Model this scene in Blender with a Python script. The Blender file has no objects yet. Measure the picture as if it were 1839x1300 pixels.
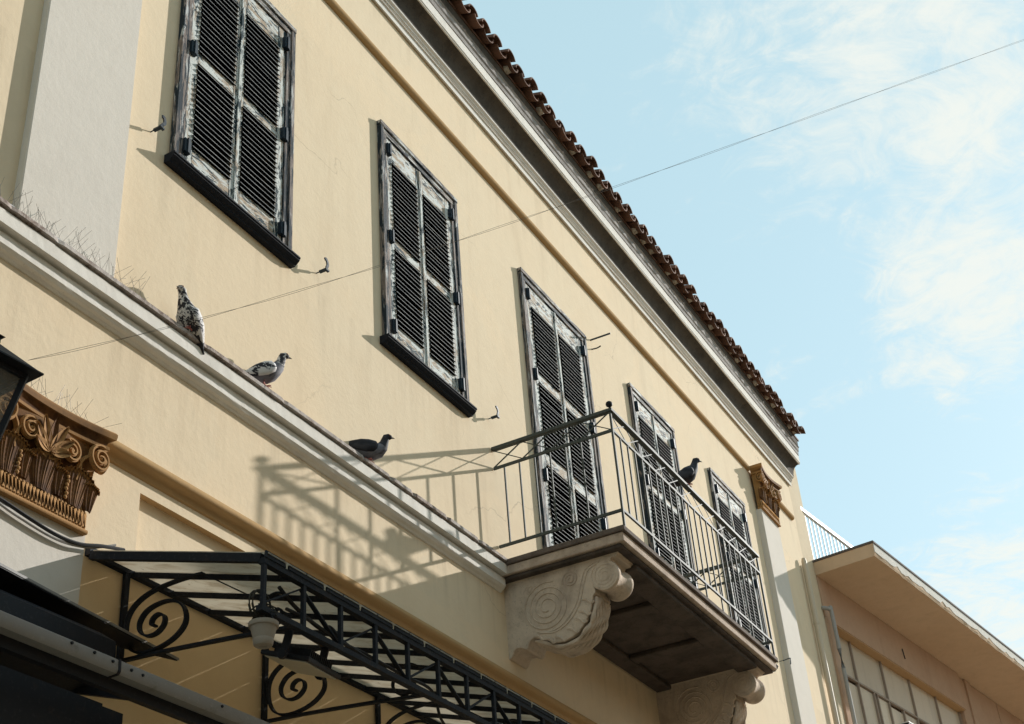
import bpy, bmesh, math, random
from mathutils import Vector, Matrix
random.seed(7)
rad = math.radians
SC = bpy.context.scene
COL = SC.collection

# ------------------------------------------------------------------ camera
def set_camera():
    cam = bpy.data.cameras.new('camera')
    cam.sensor_width = 36.0
    cam.lens = 2519.5 / 1839.0 * 36.0
    cam.clip_end = 3000
    ob = bpy.data.objects.new('camera', cam)
    COL.objects.link(ob)
    yaw, pitch, roll = rad(64.031), rad(32.911), rad(-4.894)
    f = Vector((math.sin(yaw) * math.cos(pitch), math.cos(yaw) * math.cos(pitch), math.sin(pitch)))
    r = Vector((math.cos(yaw), -math.sin(yaw), 0))
    u = r.cross(f)
    r2 = math.cos(roll) * r + math.sin(roll) * u
    u2 = -math.sin(roll) * r + math.cos(roll) * u
    m = Matrix(((r2.x, u2.x, -f.x, 0), (r2.y, u2.y, -f.y, -4.5), (r2.z, u2.z, -f.z, 1.6), (0, 0, 0, 1)))
    ob.matrix_world = m
    SC.camera = ob
set_camera()

# ------------------------------------------------------------------ sun, sky, exposure
SUN_DIR = Vector((-0.851, 0.302, -0.429)).normalized()
SUN_STRENGTH, SKY_STRENGTH, EXPOSURE = 4.8, 0.140, 0.34
def set_light():
    l = bpy.data.lights.new('sun', 'SUN')
    l.energy = SUN_STRENGTH
    l.angle = rad(0.53)
    l.color = (1.0, 0.97, 0.915)
    o = bpy.data.objects.new('sun', l)
    o.rotation_euler = SUN_DIR.to_track_quat('-Z', 'Y').to_euler()
    o.location = (30, -10, 25)
    COL.objects.link(o)
    w = bpy.data.worlds.new('World')
    SC.world = w
    w.use_nodes = True
    nt = w.node_tree
    N, L = nt.nodes, nt.links
    N.clear()
    out = N.new('ShaderNodeOutputWorld')
    bg = N.new('ShaderNodeBackground')
    bg.inputs['Strength'].default_value = SKY_STRENGTH
    L.new(bg.outputs[0], out.inputs[0])
    sky = N.new('ShaderNodeTexSky')
    sky.sky_type = 'NISHITA'
    sky.sun_disc = False
    sky.sun_elevation = math.asin(-SUN_DIR.z)
    sky.sun_rotation = math.atan2(-SUN_DIR.x, -SUN_DIR.y)
    sky.air_density = 1.0
    sky.dust_density = 0.6
    sky.ozone_density = 1.5
    tc = N.new('ShaderNodeTexCoord')
    sep = N.new('ShaderNodeSeparateXYZ')
    L.new(tc.outputs['Generated'], sep.inputs[0])
    def mth(op, a, b=None, clamp=False):
        n = N.new('ShaderNodeMath')
        n.operation = op
        n.use_clamp = clamp
        for i, x in enumerate((a, b)):
            if x is None:
                continue
            if isinstance(x, (int, float)):
                n.inputs[i].default_value = x
            else:
                L.new(x, n.inputs[i])
        return n.outputs[0]
    zc = mth('MAXIMUM', sep.outputs['Z'], 0.08)
    px = mth('DIVIDE', sep.outputs['X'], zc)
    py = mth('DIVIDE', sep.outputs['Y'], zc)
    cmb = N.new('ShaderNodeCombineXYZ')
    L.new(px, cmb.inputs[0])
    L.new(py, cmb.inputs[1])
    def noise(scale, detail, rough, vec, dist=0.0):
        n = N.new('ShaderNodeTexNoise')
        n.inputs['Scale'].default_value = scale
        n.inputs['Detail'].default_value = detail
        n.inputs['Roughness'].default_value = rough
        n.inputs['Distortion'].default_value = dist
        L.new(vec, n.inputs['Vector'])
        return n.outputs['Fac']
    big = noise(3.4, 8, 0.66, cmb.outputs[0], 0.9)
    fine = noise(12.0, 8, 0.68, cmb.outputs[0], 1.4)
    fac = mth('ADD', mth('MULTIPLY', big, 0.58), mth('MULTIPLY', fine, 0.42))
    # banks of cloud that stand in the sky (unit direction, angular radius in degrees, amount)
    banks = [((0.848, 0.070, 0.525), 2.9, 0.17), ((0.820, 0.078, 0.566), 1.8, 0.07),
             ((0.735, 0.095, 0.672), 5.2, 0.12), ((0.80, 0.006, 0.60), 2.6, 0.09), ((0.75, 0.03, 0.66), 3.0, 0.08),
             ((0.925, 0.125, 0.36), 2.6, 0.09), ((0.93, 0.06, 0.36), 3.5, 0.10),
             ((0.2, -0.75, 0.63), 14, 0.12), ((-0.5, 0.3, 0.8), 16, 0.12), ((0.0, 0.5, 0.86), 10, 0.07), ((-0.7, -0.5, 0.5), 14, 0.12)]  # this row is out of view, enlarged to warm the skylight
    for c, ang, amp in banks:
        c = Vector(c).normalized()
        vm = N.new('ShaderNodeVectorMath')
        vm.operation = 'DOT_PRODUCT'
        vm.inputs[1].default_value = c
        L.new(tc.outputs['Generated'], vm.inputs[0])
        mr = N.new('ShaderNodeMapRange')
        mr.interpolation_type = 'SMOOTHERSTEP'
        mr.inputs['From Min'].default_value = math.cos(rad(ang * 1.7))
        mr.inputs['From Max'].default_value = 1.0
        mr.inputs['To Min'].default_value = 0.0
        mr.inputs['To Max'].default_value = amp
        L.new(vm.outputs['Value'], mr.inputs['Value'])
        fac = mth('ADD', fac, mr.outputs[0])
    mr = N.new('ShaderNodeMapRange')
    mr.interpolation_type = 'SMOOTHSTEP'
    mr.inputs['From Min'].default_value = 0.545
    mr.inputs['From Max'].default_value = 0.80
    mr.inputs['To Min'].default_value = 0.0
    mr.inputs['To Max'].default_value = 0.82
    L.new(fac, mr.inputs['Value'])
    haze = N.new('ShaderNodeMix')
    haze.data_type = 'RGBA'
    haze.inputs[0].default_value = 0.70
    haze.inputs[7].default_value = (3.5, 4.98, 5.15, 1)
    L.new(sky.outputs[0], haze.inputs[6])
    mix = N.new('ShaderNodeMix')
    mix.data_type = 'RGBA'
    L.new(mr.outputs[0], mix.inputs[0])
    L.new(haze.outputs[2], mix.inputs[6])
    mix.inputs[7].default_value = (5.35, 5.4, 4.95, 1)
    L.new(mix.outputs[2], bg.inputs['Color'])
    vs = SC.view_settings
    vs.view_transform = 'Standard'
    vs.look = 'None'
    vs.exposure = EXPOSURE
    vs.gamma = 1.0
    vs.use_curve_mapping = False
    SC.cycles.max_bounces = 6
    SC.cycles.diffuse_bounces = 3
    SC.cycles.glossy_bounces = 2
    SC.cycles.use_denoising = True
set_light()

# ------------------------------------------------------------------ materials
MATS = {}
class NB:
    """small node-building helper for one material"""
    def __init__(self, name):
        self.m = bpy.data.materials.new(name)
        self.m.use_nodes = True
        self.nt = self.m.node_tree
        self.N, self.L = self.nt.nodes, self.nt.links
        self.p = self.N['Principled BSDF']
        self.geo = self.N.new('ShaderNodeNewGeometry')
        self.pos = self.geo.outputs['Position']
        MATS[name] = self.m
    def noise(self, scale, detail=4, rough=0.55, stretch=(1, 1, 1), dist=0.0, off=0.0):
        mp = self.N.new('ShaderNodeMapping')
        mp.inputs['Scale'].default_value = stretch
        mp.inputs['Location'].default_value = (off, off * 1.7, off * 0.6)
        self.L.new(self.pos, mp.inputs[0])
        n = self.N.new('ShaderNodeTexNoise')
        n.inputs['Scale'].default_value = scale
        n.inputs['Detail'].default_value = detail
        n.inputs['Roughness'].default_value = rough
        n.inputs['Distortion'].default_value = dist
        self.L.new(mp.outputs[0], n.inputs['Vector'])
        return n.outputs['Fac']
    def ramp(self, v, lo, hi, a=0.0, b=1.0):
        r = self.N.new('ShaderNodeMapRange')
        r.interpolation_type = 'SMOOTHSTEP'
        r.inputs[1].default_value = lo
        r.inputs[2].default_value = hi
        r.inputs[3].default_value = a
        r.inputs[4].default_value = b
        self.L.new(v, r.inputs[0])
        return r.outputs[0]
    def mix(self, f, a, b):
        n = self.N.new('ShaderNodeMix')
        n.data_type = 'RGBA'
        for i, x in ((0, f), (6, a), (7, b)):
            if isinstance(x, (int, float)):
                n.inputs[i].default_value = x
            elif isinstance(x, tuple):
                n.inputs[i].default_value = (x[0], x[1], x[2], 1)
            else:
                self.L.new(x, n.inputs[i])
        return n.outputs[2]
    def math(self, op, a, b):
        n = self.N.new('ShaderNodeMath')
        n.operation = op
        for i, x in enumerate((a, b)):
            if isinstance(x, (int, float)):
                n.inputs[i].default_value = x
            else:
                self.L.new(x, n.inputs[i])
        return n.outputs[0]
    def bump(self, h, strength, dist=0.01):
        b = self.N.new('ShaderNodeBump')
        b.inputs['Strength'].default_value = strength
        b.inputs['Distance'].default_value = dist
        self.L.new(h, b.inputs['Height'])
        prev = self.p.inputs['Normal']
        if prev.is_linked:
            self.L.new(prev.links[0].from_socket, b.inputs['Normal'])
        self.L.new(b.outputs[0], self.p.inputs['Normal'])
    def set(self, col, rough=0.9, metal=0.0, spec=0.3):
        if isinstance(col, tuple):
            self.p.inputs['Base Color'].default_value = (col[0], col[1], col[2], 1)
        else:
            self.L.new(col, self.p.inputs['Base Color'])
        if isinstance(rough, (int, float)):
            self.p.inputs['Roughness'].default_value = rough
        else:
            self.L.new(rough, self.p.inputs['Roughness'])
        self.p.inputs['Metallic'].default_value = metal
        self.p.inputs['Specular IOR Level'].default_value = spec
        return self.m

def plaster(name, col, dark, warm, grain=0.25, stain=0.5, speck=0.0, drips=0.0, cracks=0.0):
    b = NB(name)
    n1 = b.ramp(b.noise(0.9, 4, 0.6), 0.40, 0.72)
    n2 = b.ramp(b.noise(7, 3, 0.6), 0.35, 0.75, 0, 0.5)
    streak = b.ramp(b.noise(1.0, 4, 0.65, (3.2, 3.2, 0.35), 0.6), 0.50, 0.80, 0, stain)
    c = b.mix(b.math('MULTIPLY', n1, 0.55), col, warm)
    c = b.mix(b.math('MULTIPLY', n2, 0.30), c, dark)
    c = b.mix(b.math('MULTIPLY', streak, 0.55), c, dark)
    if speck:
        sp = b.ramp(b.noise(55, 2, 0.5), 0.70, 0.76, 0, speck)
        c = b.mix(sp, c, tuple(x * 0.35 for x in dark))
    g = b.noise(240, 1, 0.6)
    c = b.mix(b.ramp(g, 0.30, 0.75, 0.0, 0.12), c, tuple(x * 0.6 for x in dark))
    if drips:
        dr = b.ramp(b.noise(1.0, 4, 0.7, (26, 26, 2.6), 0.4), 0.735, 0.775, 0, drips)
        c = b.mix(dr, c, (0.16, 0.13, 0.10))
    if cracks:
        sx = b.N.new('ShaderNodeSeparateXYZ')
        b.L.new(b.pos, sx.inputs[0])
        run = b.ramp(b.noise(1.0, 5, 0.65, (9, 9, 0.5), 0.3, 3.1), 0.47, 0.72)
        for zt, zl, am in ((7.27, 0.75, 0.32), (5.89, 0.55, 0.42), (10.16, 0.5, 0.28), (10.82, 0.4, 0.25)):
            below = b.math('MULTIPLY', b.ramp(sx.outputs['Z'], zt - zl, zt - 0.02, 0.0, 1.0), b.ramp(sx.outputs['Z'], zt, zt + 0.01, 1.0, 0.0))
            c = b.mix(b.math('MULTIPLY', b.math('MULTIPLY', below, run), am), c, (0.46, 0.37, 0.26))
        wob = b.N.new('ShaderNodeTexNoise')
        wob.inputs['Scale'].default_value = 2.5
        wob.inputs['Detail'].default_value = 4
        b.L.new(b.pos, wob.inputs['Vector'])
        va = b.N.new('ShaderNodeVectorMath')
        va.operation = 'MULTIPLY_ADD'
        va.inputs[1].default_value = (0.55, 0.0, 0.55)
        b.L.new(wob.outputs['Color'], va.inputs[0])
        b.L.new(b.pos, va.inputs[2])
        vo = b.N.new('ShaderNodeTexVoronoi')
        vo.feature = 'DISTANCE_TO_EDGE'
        vo.inputs['Scale'].default_value = 0.62
        b.L.new(va.outputs[0], vo.inputs['Vector'])
        line = b.ramp(vo.outputs['Distance'], 0.0010, 0.0032, 1.0, 0.0)
        where = b.ramp(b.noise(0.45, 2, 0.5, (1, 1, 1), 0, 7.7), 0.50, 0.60, 0, cracks)
        c = b.mix(b.math('MULTIPLY', line, where), c, tuple(x * 0.45 for x in dark))
        patch = b.ramp(b.noise(0.55, 5, 0.62, (1, 1, 1.2), 0.9, 2.2), 0.545, 0.575, 0, 0.35)
        c = b.mix(patch, c, tuple(min(1, x * 1.04) for x in warm))
    b.set(c, 0.95, 0, 0.06)
    b.bump(b.math('ADD', b.math('MULTIPLY', g, 0.35), b.noise(22, 4, 0.6)), grain, 0.010)
    return b.m

plaster('yellow_plaster', (0.785, 0.652, 0.475), (0.60, 0.475, 0.33), (0.775, 0.62, 0.435), 0.20, 0.9, 0.0, 0.5, 0.35)
plaster('bounce_lit_plaster', (0.82, 0.63, 0.39), (0.64, 0.46, 0.27), (0.80, 0.59, 0.35), 0.22, 0.45, 0.0, 0.3)  # lower wall: warm bounce light under the canopy put into the colour
plaster('grey_white_plaster', (0.70, 0.65, 0.585), (0.54, 0.49, 0.435), (0.69, 0.63, 0.56), 0.18, 0.25)
plaster('cornice_paint', (0.80, 0.765, 0.71), (0.46, 0.40, 0.345), (0.74, 0.70, 0.645), 0.2, 0.45, 0.2)
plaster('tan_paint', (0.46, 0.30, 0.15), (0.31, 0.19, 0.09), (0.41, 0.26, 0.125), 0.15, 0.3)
plaster('neighbour_wall', (0.53, 0.36, 0.255), (0.35, 0.225, 0.155), (0.49, 0.315, 0.215), 0.25, 0.5, 0.15)
plaster('neighbour_concrete', (0.62, 0.46, 0.32), (0.39, 0.285, 0.195), (0.57, 0.41, 0.275), 0.4, 0.5, 0.5)
plaster('facing_plaster', (0.70, 0.47, 0.27), (0.52, 0.34, 0.19), (0.66, 0.43, 0.24), 0.2, 0.4)
plaster('corner_plaster', (0.68, 0.575, 0.42), (0.46, 0.36, 0.25), (0.66, 0.53, 0.37), 0.5, 0.8, 0.35)

def stone(name, col, dark, soot, rough=0.95):
    b = NB(name)
    n1 = b.ramp(b.noise(5, 7, 0.65, (1, 1, 1), 0.4), 0.42, 0.68)
    n2 = b.ramp(b.noise(34, 6, 0.7, (1, 1, 1), 0.8), 0.55, 0.66)
    n3 = b.ramp(b.noise(2.2, 6, 0.7, (1, 1, 0.6), 0.8), 0.48, 0.74)
    c = b.mix(b.math('MULTIPLY', n1, 0.7), col, dark)
    c = b.mix(b.math('MULTIPLY', n2, 0.42), c, tuple(x * 0.55 for x in dark))
    c = b.mix(b.math('MULTIPLY', n3, 0.6), c, soot)
    b.set(c, rough, 0, 0.15)
    b.bump(b.noise(60, 5, 0.7), 0.6, 0.007)
    return b.m
stone('console_stone', (0.62, 0.51, 0.41), (0.42, 0.335, 0.265), (0.30, 0.235, 0.19))
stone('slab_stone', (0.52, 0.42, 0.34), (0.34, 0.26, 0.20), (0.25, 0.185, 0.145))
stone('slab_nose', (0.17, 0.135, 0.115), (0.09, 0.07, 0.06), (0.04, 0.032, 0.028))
stone('soffit_stone_shaded', (0.10, 0.080, 0.068), (0.05, 0.04, 0.034), (0.025, 0.02, 0.018))  # balcony underside: its shade is put into this near-black colour
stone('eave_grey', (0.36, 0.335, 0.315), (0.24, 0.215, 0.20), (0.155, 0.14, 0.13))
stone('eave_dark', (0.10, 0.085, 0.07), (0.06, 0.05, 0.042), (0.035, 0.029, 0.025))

def cornice_top():
    b = NB('cornice_edge')
    n1 = b.ramp(b.noise(26, 6, 0.7, (1, 1, 1), 0.3), 0.40, 0.62)
    n2 = b.ramp(b.noise(3, 5, 0.6), 0.42, 0.68)
    c = b.mix(n1, (0.42, 0.36, 0.33), (0.20, 0.15, 0.125))
    c = b.mix(b.math('MULTIPLY', n2, 0.6), c, (0.62, 0.58, 0.55))
    b.set(c, 0.95, 0, 0.1)
    b.bump(b.noise(90, 5, 0.7), 0.6, 0.006)
cornice_top()

def terracotta(name, col, dark, light):
    b = NB(name)
    n1 = b.ramp(b.noise(9, 6, 0.65), 0.38, 0.68)
    n2 = b.ramp(b.noise(45, 4, 0.6), 0.45, 0.72)
    c = b.mix(n1, col, dark)
    c = b.mix(b.math('MULTIPLY', n2, 0.4), c, tuple(x * 0.6 for x in dark))
    wear_sunlit = b.ramp(b.geo.outputs['Pointiness'], 0.50, 0.58)  # paler ridges: edge wear, with grazing sun put into the colour
    c = b.mix(b.math('MULTIPLY', wear_sunlit, 0.75), c, light)
    if name == 'roof_tile':
        oi = b.N.new('ShaderNodeObjectInfo')
        c = b.mix(b.ramp(oi.outputs['Random'], 0.0, 1.0, 0.0, 0.55), c, (0.075, 0.042, 0.030))
        lich = b.ramp(b.noise(24, 5, 0.65, (1, 1, 1), 0, 5.0), 0.62, 0.70, 0, 0.5)
        c = b.mix(lich, c, (0.20, 0.17, 0.13))
    b.set(c, 0.85, 0, 0.2)
    b.bump(b.noise(120, 4, 0.6), 0.25, 0.004)
    return b.m
terracotta('capital_terracotta', (0.15, 0.065, 0.020), (0.055, 0.022, 0.008), (0.46, 0.25, 0.095))
terracotta('roof_tile', (0.150, 0.058, 0.032), (0.05, 0.027, 0.020), (0.22, 0.115, 0.075))
def mortar():
    b = NB('tile_mortar')
    b.set(b.mix(b.ramp(b.noise(20), 0.4, 0.7), (0.52, 0.46, 0.38), (0.25, 0.20, 0.16)), 0.95)
mortar()

def flaking(name, stretch, pale, wood, dark, plo, phi, dlo, dhi):
    b = NB(name)
    n1 = b.noise(16, 8, 0.72, stretch, 0.5)
    n2 = b.noise(13, 6, 0.74, stretch, 0.9, 4.3)
    n3 = b.noise(70, 4, 0.6, stretch, 0.2, 1.9)
    c = b.mix(b.ramp(n3, 0.35, 0.7), wood, tuple(x * 0.55 for x in wood))
    c = b.mix(b.ramp(n1, plo, phi), c, pale)
    c = b.mix(b.ramp(n2, dlo, dhi), c, dark)
    b.set(c, 0.8, 0, 0.2)
    b.bump(n1, 0.5, 0.006)
    return b.m
PALE, WOOD, GREEN = (0.58, 0.605, 0.585), (0.36, 0.29, 0.23), (0.020, 0.040, 0.050)
flaking('shutter_paint_upright', (1.7, 1.7, 0.42), PALE, (0.44, 0.36, 0.28), GREEN, 0.44, 0.50, 0.525, 0.545)
flaking('shutter_paint_rail', (0.42, 1.7, 1.7), PALE, (0.46, 0.36, 0.26), GREEN, 0.45, 0.53, 0.535, 0.555)
flaking('frame_paint_upright', (1.8, 1.8, 0.20), (0.50, 0.52, 0.52), (0.26, 0.21, 0.185), (0.022, 0.032, 0.042), 0.53, 0.60, 0.475, 0.515)
flaking('frame_paint_rail', (0.22, 1.8, 1.8), (0.60, 0.61, 0.59), (0.28, 0.23, 0.20), (0.022, 0.032, 0.042), 0.49, 0.57, 0.49, 0.53)
flaking('sill_paint', (0.12, 1.8, 1.8), (0.20, 0.21, 0.22), (0.05, 0.045, 0.045), (0.010, 0.012, 0.018), 0.66, 0.72, 0.30, 0.42)
def slatmats():
    b = NB('slat_green')
    b.set(b.mix(b.ramp(b.noise(40, 5, 0.6, (0.2, 1, 1)), 0.50, 0.75), (0.014, 0.016, 0.022), (0.05, 0.05, 0.055)), 0.8, 0, 0.15)
    b = NB('slat_edge')  # front edges paled for sunlight, against slat bodies darkened for shade
    b.set(b.mix(b.ramp(b.noise(30, 5, 0.6, (0.3, 1, 1)), 0.35, 0.65), (0.20, 0.205, 0.21), (0.36, 0.36, 0.35)), 0.8)
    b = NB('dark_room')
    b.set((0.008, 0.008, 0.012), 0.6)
slatmats()

def iron(name, col, rust, worn, metal=0.3, rough=0.5, spec=0.3):
    b = NB(name)
    n1 = b.ramp(b.noise(14, 6, 0.65), 0.55, 0.72)
    n2 = b.ramp(b.noise(60, 4, 0.6), 0.55, 0.72)
    c = b.mix(b.math('MULTIPLY', n1, 0.6), col, rust)
    c = b.mix(b.math('MULTIPLY', n2, 0.5), c, worn)
    if name == 'neighbour_pane':
        oi = b.N.new('ShaderNodeObjectInfo')
        c = b.mix(b.ramp(oi.outputs['Random'], 0.0, 1.0, 0.0, 0.5), c, (0.40, 0.33, 0.26))
        c = b.mix(b.ramp(b.noise(1.0, 4, 0.6, (2.5, 2.5, 0.5), 0.5), 0.48, 0.72, 0, 0.5), c, (0.36, 0.28, 0.20))
    b.set(c, rough, metal, spec)
    return b.m
iron('canopy_iron', (0.017, 0.020, 0.027), (0.045, 0.035, 0.032), (0.06, 0.066, 0.075), 0.0, 0.75, 0.15)
iron('railing_paint', (0.075, 0.085, 0.080), (0.12, 0.10, 0.08), (0.17, 0.18, 0.168), 0.0, 0.65, 0.10)
iron('black_metal', (0.012, 0.013, 0.018), (0.03, 0.024, 0.02), (0.035, 0.037, 0.045), 0.0, 0.6, 0.2)
iron('hinge_iron', (0.012, 0.024, 0.038), (0.05, 0.035, 0.03), (0.05, 0.07, 0.09), 0.1, 0.6)
iron('galvanised', (0.25, 0.24, 0.235), (0.15, 0.135, 0.125), (0.33, 0.32, 0.31), 0.1, 0.6)
iron('grey_pipe', (0.34, 0.32, 0.30), (0.28, 0.24, 0.20), (0.42, 0.40, 0.37), 0.0, 0.6)
iron('white_rail', (0.74, 0.74, 0.72), (0.60, 0.55, 0.50), (0.80, 0.80, 0.80), 0.0, 0.5)
iron('beige_pipe', (0.52, 0.43, 0.32), (0.42, 0.33, 0.24), (0.58, 0.50, 0.40), 0.0, 0.6)
iron('cable_rubber', (0.02, 0.02, 0.022), (0.03, 0.028, 0.026), (0.05, 0.05, 0.05), 0.0, 0.7)
iron('wire_brown', (0.18, 0.15, 0.13), (0.2, 0.16, 0.13), (0.24, 0.21, 0.18), 0.0, 0.7)
iron('spike_steel', (0.24, 0.21, 0.19), (0.20, 0.16, 0.14), (0.34, 0.31, 0.29), 0.4, 0.5)
iron('white_plastic', (0.62, 0.63, 0.64), (0.5, 0.5, 0.5), (0.7, 0.7, 0.7), 0.0, 0.4)
iron('pot_clay', (0.32, 0.28, 0.24), (0.19, 0.165, 0.14), (0.38, 0.34, 0.30), 0.0, 0.9, 0.1)
iron('dry_plant', (0.035, 0.032, 0.026), (0.05, 0.04, 0.03), (0.07, 0.06, 0.045), 0.0, 0.9)
iron('beam_paint', (0.46, 0.29, 0.15), (0.34, 0.21, 0.11), (0.50, 0.34, 0.19), 0.0, 0.9)
iron('neighbour_mullion', (0.33, 0.26, 0.21), (0.24, 0.17, 0.13), (0.40, 0.32, 0.26), 0.0, 0.7)
iron('neighbour_pane', (0.66, 0.53, 0.385), (0.56, 0.43, 0.30), (0.70, 0.58, 0.44), 0.0, 0.45)
iron('roof_felt', (0.10, 0.085, 0.08), (0.16, 0.11, 0.10), (0.20, 0.17, 0.16), 0.0, 0.9)

def milk_glass():
    b = NB('canopy_glass')
    dirt = b.ramp(b.noise(14, 7, 0.7, (1, 0.25, 1), 0.6), 0.45, 0.70, 0, 0.75)
    sp = b.ramp(b.noise(46, 3, 0.6, (0.35, 1, 1)), 0.66, 0.74, 0, 0.8)
    c = b.mix(dirt, (0.66, 0.62, 0.545), (0.42, 0.35, 0.26))
    c = b.mix(sp, c, (0.20, 0.13, 0.07))
    b.set(c, 0.35, 0, 0.3)
    tr = b.N.new('ShaderNodeBsdfTranslucent')
    b.L.new(c, tr.inputs[0])
    mx = b.N.new('ShaderNodeMixShader')
    mx.inputs[0].default_value = 0.72
    b.L.new(b.p.outputs[0], mx.inputs[1])
    b.L.new(tr.outputs[0], mx.inputs[2])
    b.L.new(mx.outputs[0], b.N['Material Output'].inputs[0])
milk_glass()
def clear_glass():
    b = NB('lantern_glass')
    b.set((0.5, 0.5, 0.5), 0.12, 0, 0.5)
    tr = b.N.new('ShaderNodeBsdfTransparent')
    tr.inputs[0].default_value = (0.86, 0.86, 0.85, 1)
    mx = b.N.new('ShaderNodeMixShader')
    mx.inputs[0].default_value = 0.86
    b.L.new(b.p.outputs[0], mx.inputs[1])
    b.L.new(tr.outputs[0], mx.inputs[2])
    b.L.new(mx.outputs[0], b.N['Material Output'].inputs[0])
clear_glass()
def ground_mats():
    b = NB('paving')
    b.set(b.mix(b.ramp(b.noise(1.5, 6), 0.35, 0.7), (0.52, 0.42, 0.31), (0.42, 0.335, 0.245)), 0.9)
    b.bump(b.noise(30, 4), 0.3, 0.01)
    b = NB('far_ground')
    b.set(b.mix(b.ramp(b.noise(0.3, 6), 0.35, 0.7), (0.26, 0.23, 0.19), (0.18, 0.16, 0.13)), 0.95)
ground_mats()
def feather(name, a, bb, scale, lo, hi):
    b = NB(name)
    tcn = b.N.new('ShaderNodeTexCoord')
    b.pos = tcn.outputs['Object']
    n = b.noise(scale, 4, 0.6, (0.55, 1, 1), 0.9)
    c = b.mix(b.ramp(n, lo, hi), a, bb)
    b.set(c, 0.75, 0, 0.25)
    b.bump(b.noise(scale * 3, 3, 0.6, (0.5, 1, 1)), 0.25, 0.004)
feather('feather_mottled', (0.62, 0.60, 0.60), (0.028, 0.028, 0.036), 34, 0.50, 0.54)
feather('feather_mottled_dark', (0.60, 0.57, 0.55), (0.030, 0.028, 0.034), 42, 0.45, 0.50)
feather('feather_slate', (0.17, 0.17, 0.20), (0.065, 0.065, 0.08), 14, 0.42, 0.66)
feather('feather_dark', (0.045, 0.045, 0.055), (0.018, 0.018, 0.024), 16, 0.40, 0.62)
feather('feather_white', (0.64, 0.62, 0.60), (0.50, 0.48, 0.47), 20, 0.4, 0.7)
def small():
    NB('pigeon_foot').set((0.42, 0.14, 0.12), 0.7)
    NB('pigeon_beak').set((0.16, 0.13, 0.12), 0.5)
    NB('pigeon_eye').set((0.30, 0.08, 0.02), 0.3)
    b = NB('lamp_lens')
    b.set((0.42, 0.41, 0.36), 0.3, 0, 0.5)
small()

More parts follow.
